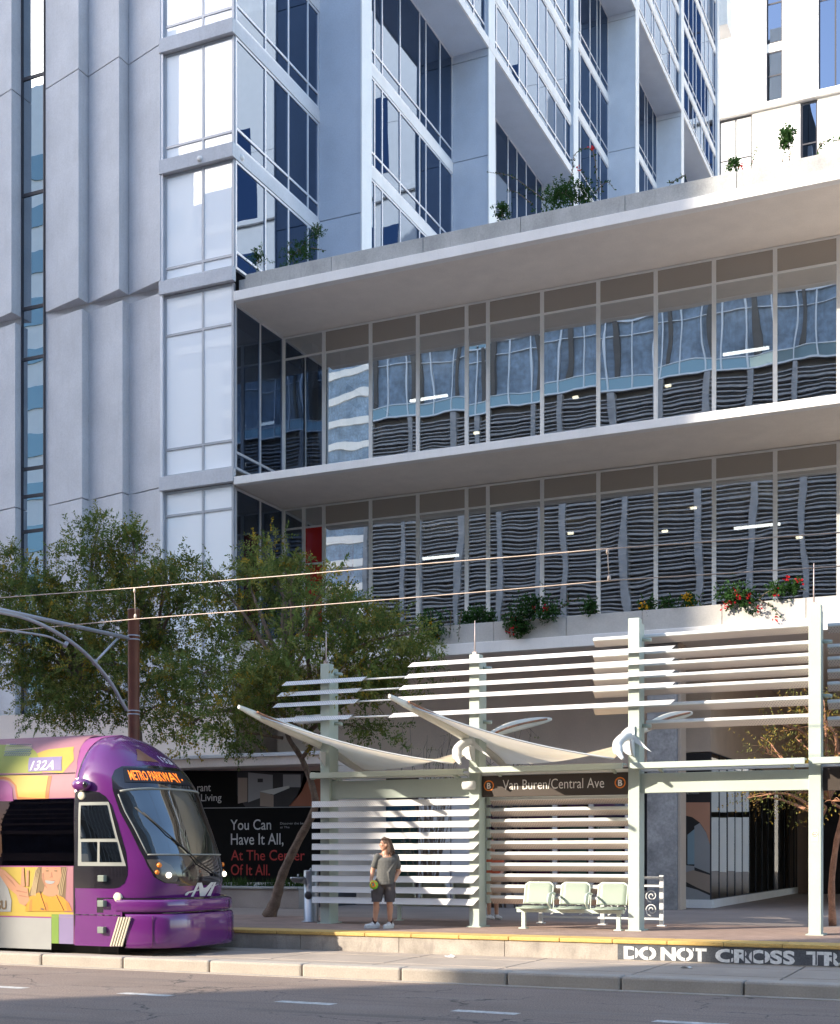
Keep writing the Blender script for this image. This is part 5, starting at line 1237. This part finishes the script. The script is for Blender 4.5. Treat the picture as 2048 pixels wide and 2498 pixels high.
plant('spreading bush hanging over the lower planter with red flowers below', [[(1290, 1500), (1250, 1520), (1235, 1540)], [(1300, 1505), (1280, 1530), (1270, 1545)], [(1260, 1490), (1220, 1500)]], L_, 13, 'fl_red', 5, [(1280, 1490, 34), (1310, 1478, 30), (1255, 1520, 24), (1275, 1530, 18), (1340, 1490, 24)], dens=1.15)
plant('arched trailing vine looping along the lower planter top', [[(1350, 1495), (1385, 1470), (1410, 1462), (1435, 1475), (1452, 1495)], [(1385, 1470), (1382, 1445)]], L_ + .1, 14, fill=[(1440, 1482, 14)], dens=2)
plant('low yellow flowering patch on the lower planter', [[(1570, 1485), (1600, 1478)], [(1610, 1480), (1640, 1470)], [(1660, 1478), (1690, 1460)], [(1700, 1472), (1712, 1445)]], T - .1, 15, 'fl_yel', 7, [(1580, 1482, 18), (1630, 1478, 18), (1680, 1472, 18)])
plant('green shrub with hanging red blossoms on the lower planter', [[(1800, 1462), (1780, 1478), (1770, 1488)], [(1820, 1465), (1840, 1480), (1850, 1500)], [(1850, 1462), (1880, 1478), (1890, 1490), (1905, 1508)]], L_, 16, 'fl_red', 9, [(1785, 1452, 26), (1820, 1458, 26)], dens=1.5)
plant('long sprig with red tips leaning right over the lower planter', [[(1850, 1460), (1880, 1440), (1920, 1432), (1965, 1440)], [(1880, 1445), (1910, 1440)]], L_, 17, 'fl_red', 4, [(1895, 1438, 16), (1930, 1436, 14)], dens=1.2)
# bare twiggy shrubs behind the louvres
rg = random.Random(77)
for (a, c, lb) in (((1040, 2000), 130, 'bare twiggy shrub behind the left louvres'), ((1215, 2010), 130, 'bare dark twiggy shrub behind the station name sign')):
    base = on_Y(a[0], 2200, 33.0); base.z = ZP; t = thing('twiggy_shrub', lb, 'shrub', base, 'bare shrubs behind the louvres'); b = MB(); lf = MB()
    for k in range(26):
        e = on_Y(a[0] + rg.uniform(-60, 90), rg.uniform(1760, 1960), 33 + rg.uniform(-.5, .8)); m = base.lerp(e, .5) + Vector((rg.gauss(0, .25), rg.gauss(0, .2), .2)); P = spline([base + Vector((rg.gauss(0, .2), rg.gauss(0, .1), 0)), m, e], 5)
        b.tube(P, [lerp(.022, .005, i / (len(P) - 1)) for i in range(len(P))], 5)
        for j in range(5):
            q = P[rg.randrange(4, len(P))]; b.tube([q, q + Vector((rg.gauss(0, .25), rg.gauss(0, .2), rg.gauss(.1, .25)))], [.007, .003], 4)
            spray(lf, rg, q, Vector((rg.gauss(0, 1), rg.gauss(0, 1), 0)), .2, 2, .05, .03)
    b.build('stem', M['bark'], t, fix=False); lf.build('leaves', M['leaf2'], t, fix=False)
# grass in the low planter
b = MB(); rg = random.Random(5)
xa, xb = -24.0, XY(735, 30.9)
for k in range(2600):
    x = rg.uniform(xa, xb); cl = .5 + .5 * math.sin(x * 5.1) * math.sin(x * 2.3 + 1)
    if rg.random() > .25 + cl: continue
    p = Vector((x, rg.uniform(30.65, 31.4), .97)); h = rg.uniform(.12, .42) * (.6 + .6 * cl); d = Vector((rg.gauss(0, .3), rg.gauss(0, .3), 1)).normalized()
    leaf_quad(b, p, d, Vector((rg.gauss(0, 1), rg.gauss(0, 1), .1)).normalized(), h, .018)
tag(b.build('grass', M['grass'], None, fix=False), 'tufts of dark grass along the top of the low planter wall', 'grass', kind='stuff')
# ------------------------------------------------------------------ people
M['skin'] = mat('skin', (.50, .27, .18), .5, var=.06, vs=12, fine=.03); M['tee'] = mat('charcoal_cotton', (.105, .105, .10), .9, var=.12, vs=9, fine=.08, bump=.004, bs=35)
M['shorts'] = mat('dark_cargo_cotton', (.075, .068, .072), .9, var=.15, vs=9, fine=.1, bump=.004, bs=30); M['hair'] = mat('brown_hair', (.06, .03, .016), .55, var=.5, vs=40, fine=.3, fs=120, bump=.01, bs=90)
M['shoe'] = mat('pale_grey_sneaker', (.62, .61, .60), .7, var=.1, vs=20, fine=.05); M['sole'] = flat('white_sole', (.62, .62, .60), .7); M['sock'] = flat('dark_sock', (.05, .02, .018), .9); M['silver'] = mat('silver_chain', (.7, .7, .7), .3, .9, fine=0)
M['tan_cloth'] = mat('tan_cotton', (.42, .28, .18), .9); M['black_cloth'] = mat('black_cotton', (.02, .02, .022), .9); M['red_cloth'] = mat('red_cotton', (.45, .09, .04), .9); M['darkhair'] = mat('dark_hair', (.02, .014, .01), .6, var=.4, vs=40)
M['lip'] = flat('lip', (.42, .14, .11), .5); M['eye_w'] = flat('eye_white', (.7, .68, .65), .3); M['eye_d'] = flat('eye_dark', (.03, .02, .015), .3); M['brow'] = flat('eyebrow', (.08, .04, .02), .8)
def capsule(b, p, q, r0, r1, n=14):
    p = Vector(p); q = Vector(q); d = (q - p); L = d.length; d = d.normalized() if L > 1e-6 else Vector((0, 0, 1))
    u = d.orthogonal().normalized(); v = d.cross(u); G = []
    for k in range(0, 6): a = -math.pi / 2 + k * math.pi / 10 + .001; G.append((p + d * r0 * math.sin(a), r0 * math.cos(a)))
    for k in range(0, 6): a = k * math.pi / 10 - .001 * (k == 5); G.append((q + d * r1 * math.sin(a), r1 * math.cos(a)))
    b.grid([[c + (u * math.cos(2 * math.pi * i / n) + v * math.sin(2 * math.pi * i / n)) * max(r, .0005) for i in range(n)] for c, r in G], True)
    m = len(b.v); e = m - n; s0 = m - n * len(G); b.f += [[e + i for i in range(n)], [s0 + i for i in range(n - 1, -1, -1)]]; b.m += [0, 0]; b.sm += [True, True]
def chain(b, P, R_):
    for (p, q), (r0, r1) in zip(zip(P, P[1:]), zip(R_, R_[1:])): capsule(b, p, q, r0, r1)
def ellc(b, c, r, rot=None):
    m = len(b.v); b.ell(c, r, 18, 12, rot)
def fuse(b, name, m, parent, voxel=.008, smooth=3, cut=None):
    """join overlapping shapes into one continuous skin"""
    o = b.build(name + '_raw', M[m], None)
    r = o.modifiers.new('r', 'REMESH'); r.mode = 'VOXEL'; r.voxel_size = voxel; r.use_smooth_shade = True
    s = o.modifiers.new('s', 'SMOOTH'); s.iterations = smooth; s.factor = .5
    bpy.context.view_layer.update()
    me = bpy.data.meshes.new_from_object(o.evaluated_get(bpy.context.evaluated_depsgraph_get())); old = o.data
    bpy.data.objects.remove(o); bpy.data.meshes.remove(old)
    if cut:
        bm = bmesh.new(); bm.from_mesh(me)
        for co, no in cut: bmesh.ops.bisect_plane(bm, geom=bm.verts[:] + bm.edges[:] + bm.faces[:], plane_co=co, plane_no=no, clear_outer=True)
        bm.to_mesh(me); bm.free()
    me.name = name; me.materials.clear(); me.materials.append(M[m])
    for p in me.polygons: p.use_smooth = True
    n = bpy.data.objects.new(name, me); C.objects.link(n); n.parent = parent; ORG[n.name] = Vector(); return n
def hand(b, wrist, d, palm_n, size=.185, curl=.5, thumb=1):
    """palm plus five fingers; d points from wrist to knuckles, palm_n out of the palm"""
    w = Vector(wrist); d = Vector(d).normalized(); n = Vector(palm_n); n = (n - d * n.dot(d)).normalized(); s = d.cross(n) * thumb
    k = w + d * size * .52
    for t in (-.034, -.012, .012, .034): capsule(b, w + s * t * .7 + d * .01, k + s * t, .017, .0135)
    for t, L in ((.034, .075), (.012, .085), (-.012, .078), (-.034, .062)):
        p = k + s * t; q1 = p + (d * math.cos(curl * .7) + n * math.sin(curl * .7)) * L * .45; q2 = q1 + (d * math.cos(curl * 1.8) + n * math.sin(curl * 1.8)) * L * .32; q3 = q2 + (d * math.cos(curl * 2.6) + n * math.sin(curl * 2.6)) * L * .25
        chain(b, [p, q1, q2, q3], [.0105, .0095, .009, .0075])
    p = w + d * .03 + s * .03; q = p + (d * .6 + s * .7 + n * .25).normalized() * .045; r = q + (d * .85 + s * .25 + n * .45).normalized() * .035
    chain(b, [p, q, r], [.015, .0115, .009])
def head(b, c, f, up=Vector((0, 0, 1)), s=1.0):
    """skull, jaw, nose, lips, ears; f = facing direction"""
    f = Vector(f).normalized(); l = up.cross(f).normalized(); Rm = Matrix((f, l, up)).transposed()
    E_ = lambda x, y, z, rx, ry, rz: ellc(b, c + (f * x + l * y + up * z) * s, (rx * s, ry * s, rz * s), Rm)
    E_(-.012, 0, .035, .098, .076, .092); E_(.022, 0, -.03, .072, .062, .085); E_(.045, 0, -.085, .040, .040, .032); E_(.05, 0, .035, .046, .060, .045)
    chain(b, [c + (f * .088 + up * .028) * s, c + (f * .112 - up * .016) * s], [.010 * s, .015 * s]); 
    for q in (-1, 1):
        E_(.103, q * .013, -.018, .012, .010, .010); E_(.066, q * .036, -.01, .03, .025, .024); E_(-.005, q * .078, -.005, .020, .010, .032); E_(.085, q * .03, .034, .012, .024, .008)
    E_(.088, 0, -.047, .014, .024, .008); E_(.085, 0, -.06, .014, .022, .008)
    return Rm, l
def face(c, f, parent, s=1.0, up=Vector((0, 0, 1))):
    f = Vector(f).normalized(); l = up.cross(f).normalized()
    for q in (-1, 1):
        e = MB(); e.ell(c + (f * .083 + l * q * .032 + up * .015) * s, (.012, .012, .009), 10, 8); o = e.build('eye', M['eye_w'], parent, world=False); ORG[o.name] = Vector()
        e = MB(); e.ell(c + (f * .0925 + l * q * .033 + up * .015) * s, (.005, .005, .006), 8, 6); e.build('pupil', M['eye_d'], o, world=False)
        e = MB(); e.tube([c + (f * .096 + l * q * .014 + up * .037) * s, c + (f * .094 + l * q * .034 + up * .044) * s, c + (f * .078 + l * q * .055 + up * .036) * s], .005, 6); e.build('eyebrow', M['brow'], parent, world=False)
    e = MB(); e.tube([c + (f * .088 + l * -.024 - up * .053) * s, c + (f * .1 - up * .051) * s, c + (f * .088 + l * .024 - up * .053) * s], .006, 6); e.build('lip', M['lip'], parent, world=False)
def V3(x, y, z): return Vector((x, y, z))
fp = on_Z(935, 2264, ZP + .004)
pr = thing('person', 'person in charcoal t-shirt and cargo shorts looking left on the platform edge', 'person', fp, rz=ANG)
ORG[pr.name] = Vector()
# local axes: x to the right of the picture, y away from the viewer, z up; body turned a little to the left
HC = V3(.035, .0, 1.585); FD = V3(-.97, -.22, .06)
NECK = V3(.035, .02, 1.42)
SL, SR = V3(-.115, -.03, 1.365), V3(.235, .02, 1.345)
EL, WL = V3(-.205, .0, 1.10), V3(-.235, -.05, .905)
ER, WR = V3(.285, .06, 1.075), V3(.165, -.045, .845)
HL, HR = V3(-.07, .0, .86), V3(.12, .01, .86)
KL, AL = V3(-.135, -.02, .49), V3(-.165, .03, .10)
KR, AR = V3(.115, -.03, .49), V3(.125, .03, .10)
b = MB()
head(b, HC, FD); capsule(b, HC + V3(.02, .01, -.07), NECK, .058, .064)
chain(b, [NECK, NECK + V3(0, 0, -.05)], [.075, .10])
ellc(b, V3(.06, 0, 1.24), (.175, .115, .17)); ellc(b, V3(.045, -.01, 1.06), (.165, .12, .16)); ellc(b, V3(.03, 0, .90), (.165, .12, .12))
chain(b, [SL, EL, WL], [.06, .045, .031]); chain(b, [SR, ER, WR], [.062, .047, .032]); capsule(b, NECK + V3(0, 0, -.05), SL, .065, .06); capsule(b, NECK + V3(0, 0, -.05), SR, .065, .06)
capsule(b, EL.lerp(WL, .25), EL.lerp(WL, .5), .043, .04); capsule(b, ER.lerp(WR, .25), ER.lerp(WR, .5), .045, .042)
chain(b, [HL, KL, AL], [.095, .062, .040]); chain(b, [HR, KR, AR], [.095, .062, .040])
for K_, A_ in ((KL, AL), (KR, AR)): capsule(b, K_.lerp(A_, .22) + V3(.012, .02, 0), K_.lerp(A_, .5) + V3(.008, .015, 0), .058, .050)
hand(b, WL, V3(.1, -.12, -1), V3(1, -.2, 0), .18, .85, 1)
hand(b, WR, V3(-.25, -.05, -1), V3(.1, 1, 0), .18, .35, 1)
for A_, fd in ((AL, V3(-1, -.18, 0)), (AR, V3(-.55, -.8, 0))):
    fd = fd.normalized(); chain(b, [A_ - V3(0, 0, .04), A_ + fd * .10 - V3(0, 0, .055)], [.035, .03])
body = fuse(b, 'body', 'skin', pr, .0075, 2); face(HC, FD, pr)
# t-shirt
b = MB(); capsule(b, NECK + V3(.0, 0, -.075), NECK + V3(0, 0, -.10), .088, .11)
for k in range(9):
    t = k / 8; ellc(b, V3(lerp(.062, .03, t), lerp(0, -.008, t), lerp(1.27, .85, t)), (lerp(.20, .186, t) - .012 * math.sin(math.pi * t), lerp(.128, .145, t), .11))
capsule(b, NECK + V3(0, 0, -.075), SL, .07, .064); capsule(b, NECK + V3(0, 0, -.075), SR, .07, .068)
chain(b, [SL, SL.lerp(EL, .4), SL.lerp(EL, .66)], [.066, .064, .066]); chain(b, [SR, SR.lerp(ER, .4), SR.lerp(ER, .62)], [.070, .068, .070])
for k in range(6): capsule(b, V3(.20 - .02 * k, -.085 - .012 * k, 1.22 - .03 * k), V3(.06 + .012 * k, -.128, 1.02 - .035 * k), .016, .012)
for k in range(4): capsule(b, V3(-.13 + .02 * k, -.08, .96 + .02 * k), V3(.02 + .04 * k, -.135, .90 + .01 * k), .014, .012)
fuse(b, 't_shirt', 'tee', pr, .008, 8, [((0, 0, .835), (.03, 0, -1))])
# shorts
b = MB(); ellc(b, V3(.028, 0, .87), (.178, .135, .13)); chain(b, [HL + V3(0, 0, 0), HL.lerp(KL, .5), KL + V3(0, 0, .02)], [.115, .105, .098]); chain(b, [HR, HR.lerp(KR, .5), KR + V3(0, 0, .01)], [.115, .105, .098])
b.box(.195, .232, -.07, .05, .58, .72); b.box(-.235, -.20, -.07, .05, .58, .72)
fuse(b, 'shorts', 'shorts', pr, .009, 3, [((0, 0, .945), (0, 0, 1)), ((0, 0, .505), (0, 0, -1))])
# hair: shoulder length, swept back
b = MB(); f = FD.normalized(); l = V3(0, 0, 1).cross(f).normalized(); Rm = Matrix((f, l, V3(0, 0, 1))).transposed()
ellc(b, HC - f * .025 + V3(0, 0, .05), (.105, .088, .092), Rm); ellc(b, HC - f * .075 + V3(0, 0, -.03), (.075, .085, .12), Rm)
rg = random.Random(4)
for k in range(42):
    a = rg.uniform(-1.25, 1.25); sd = math.sin(a); bk = -math.cos(a)
    p0 = HC + f * (bk * .085 - .012) + l * sd * .082 + V3(0, 0, .07); p1 = HC + f * (bk * .115 - .02) + l * sd * .098 + V3(0, 0, -.06); p1 = p1 + V3(rg.gauss(0, .012), rg.gauss(0, .012), 0); p2 = HC + f * (bk * .13 - .02) + l * sd * .11 + V3(rg.gauss(0, .02), rg.gauss(0, .02), -.15 - rg.uniform(0, .085)); 
    chain(b, spline([p0, p1, p2], 3), [.022, .021, .020, .019, .017, .013, .006])
for k in range(9):
    a = -1 + k / 4; chain(b, [HC + f * .075 + l * a * .05 + V3(0, 0, .105), HC + f * .02 + l * a * .075 + V3(0, 0, .14 - .03 * abs(a)), HC - f * .05 + l * a * .09 + V3(0, 0, .11)], [.010, .018, .02])
fuse(b, 'hair', 'hair', pr, .0075, 1)
# necklace, socks, sneakers
b = MB(); b.tube([NECK + V3(.005, -.015, -.0) + V3(.083 * math.sin(t), -.078 * math.cos(t), -.022 * (1 + math.cos(t))) for t in [k * 2 * math.pi / 24 for k in range(25)]], .004, 5); b.build('necklace', M['silver'], pr, world=False)
for A_, fd, nm in ((AL, V3(-1, -.18, 0), 'a'), (AR, V3(-.55, -.8, 0), 'b')):
    fd = fd.normalized()
    b = MB(); chain(b, [A_ + V3(0, 0, .085), A_ - V3(0, 0, .02)], [.047, .047]); fuse(b, 'sock', 'sock', pr, .008, 1, [(A_ + V3(0, 0, .10), (0, 0, 1))])
    b = MB(); Q = V3(A_.x, A_.y, 0)
    chain(b, [Q - fd * .055 + V3(0, 0, .052), Q + fd * .06 + V3(0, 0, .05), Q + fd * .165 + V3(0, 0, .042)], [.05, .05, .04]); chain(b, [Q - fd * .03 + V3(0, 0, .085), Q + fd * .04 + V3(0, 0, .078)], [.047, .044])
    o = fuse(b, 'shoe', 'shoe', pr, .007, 2, [((0, 0, .012), (0, 0, -1))])
    b = MB(); sd = fd.cross(V3(0, 0, 1)); P = [Q + fd * (.055 + .155 * math.cos(t)) + sd * (.052 * math.sin(t)) * (1 + .1 * math.cos(t)) for t in [k * 2 * math.pi / 20 for k in range(20)]]
    b.prism(P, (0, 0, .03)); b.build('sole', M['sole'], o, world=False)
    b = MB()
    for k in range(4): c = Q + fd * (.045 + .022 * k) + V3(0, 0, .118 - .012 * k); b.tube([c - sd * .022, c + V3(0, 0, .008), c + sd * .022], .004, 5)
    b.build('lace', M['sole'], o, world=False)
# the ball held at the hip
bc = WL + V3(.055, -.06, -.075)
wb = Matrix.Rotation(ANG, 4, 'Z') @ bc + fp
bt = thing('ball', 'small green and orange patterned ball held at the hip of the person', 'ball', wb); ORG[bt.name] = Vector()
m, t_, bs_, out = newmat('ball_pattern'); vo = N(t_, 'ShaderNodeTexVoronoi'); vo.inputs['Scale'].default_value = 17; t_.links.new(pos(t_), vo.inputs['Vector'])
t_.links.new(ramp(t_, vo.outputs['Distance'], [(.25, (.80, .30, .03)), (.36, (.62, .60, .03)), (.5, (.22, .55, .05))]), bs_.inputs['Base Color']); M['ball'] = m
b = MB(); b.ell((0, 0, 0), (.085, .080, .088), 20, 14); b.build('skin', m, bt, world=False)
b = MB(); b.tube([(.02 + .036 * math.cos(k * .42), -.074, .005 + .044 * math.sin(k * .42)) for k in range(16)], .012, 6); b.build('ring', M['orange'], bt, world=False)
b = MB(); b.ell((.02, -.066, .005), (.028, .014, .036), 12, 8); b.build('centre', M['p_cool'], bt, world=False)
# second person, half hidden behind the louvres
fp2 = on_Z(1203, 2243, ZP + .004)
p2 = thing('person', 'person in tan shorts and pale sneakers standing half hidden behind the louvre wall', 'person', fp2, rz=ANG); ORG[p2.name] = Vector()
HC = V3(-.03, 0, 1.60); FD = V3(.6, -.8, 0)
b = MB(); head(b, HC, FD); capsule(b, HC + V3(0, .02, -.07), V3(-.02, .03, 1.42), .056, .062)
ellc(b, V3(-.02, .03, 1.22), (.17, .11, .2)); ellc(b, V3(-.02, .02, .98), (.16, .115, .2))
chain(b, [V3(.14, .03, 1.36), V3(.2, .02, 1.1), V3(.15, -.10, .95)], [.058, .044, .032]); chain(b, [V3(-.18, .03, 1.36), V3(-.23, .05, 1.1), V3(-.22, -.02, .86)], [.058, .044, .032])
capsule(b, V3(-.02, .03, 1.38), V3(.14, .03, 1.36), .065, .058); capsule(b, V3(-.02, .03, 1.38), V3(-.18, .03, 1.36), .065, .058)
hand(b, V3(.15, -.10, .95), V3(-.4, -.3, -1), V3(-1, 0, 0), .18, .6, -1); hand(b, V3(-.22, -.02, .86), V3(0, -.1, -1), V3(1, 0, 0), .18, .4, 1)
for x in (-.1, .06): chain(b, [V3(x, .02, .86), V3(x, 0, .49), V3(x + .01, .04, .09)], [.09, .06, .04]); capsule(b, V3(x + .003, .04, .4), V3(x + .006, .045, .28), .056, .048)
fuse(b, 'body', 'skin', p2, .0085, 2); face(HC, FD, p2)
b = MB(); ellc(b, V3(-.02, .03, 1.23), (.19, .13, .2)); ellc(b, V3(-.02, .02, 1.02), (.185, .135, .2)); chain(b, [V3(.14, .03, 1.36), V3(.185, .025, 1.18)], [.075, .068]); chain(b, [V3(-.18, .03, 1.36), V3(-.22, .04, 1.18)], [.075, .068])
fuse(b, 't_shirt', 'red_cloth', p2, .01, 2, [((0, 0, .88), (0, 0, -1))])
b = MB(); ellc(b, V3(-.02, .02, .86), (.175, .13, .12)); chain(b, [V3(-.1, .02, .85), V3(-.1, 0, .5)], [.11, .095]); chain(b, [V3(.06, .02, .85), V3(.06, 0, .5)], [.11, .095])
fuse(b, 'shorts', 'tan_cloth', p2, .01, 2, [((0, 0, .5), (0, 0, -1))])
b = MB(); ellc(b, HC + V3(-.02, .03, .045), (.09, .1, .09)); ellc(b, HC + V3(-.03, .06, -.02), (.08, .06, .09)); fuse(b, 'hair', 'darkhair', p2, .008, 1)
for x in (-.1, .06):
    fd = V3(.5, -.85, 0).normalized(); Q = V3(x + .01, .04, 0); b = MB(); chain(b, [Q - fd * .05 + V3(0, 0, .055), Q + fd * .06 + V3(0, 0, .05), Q + fd * .155 + V3(0, 0, .04)], [.05, .05, .038]); chain(b, [Q + V3(0, 0, .09), Q - V3(0, 0, -.07)], [.048, .048])
    fuse(b, 'shoe', 'shoe', p2, .008, 2, [((0, 0, .004), (0, 0, -1))])
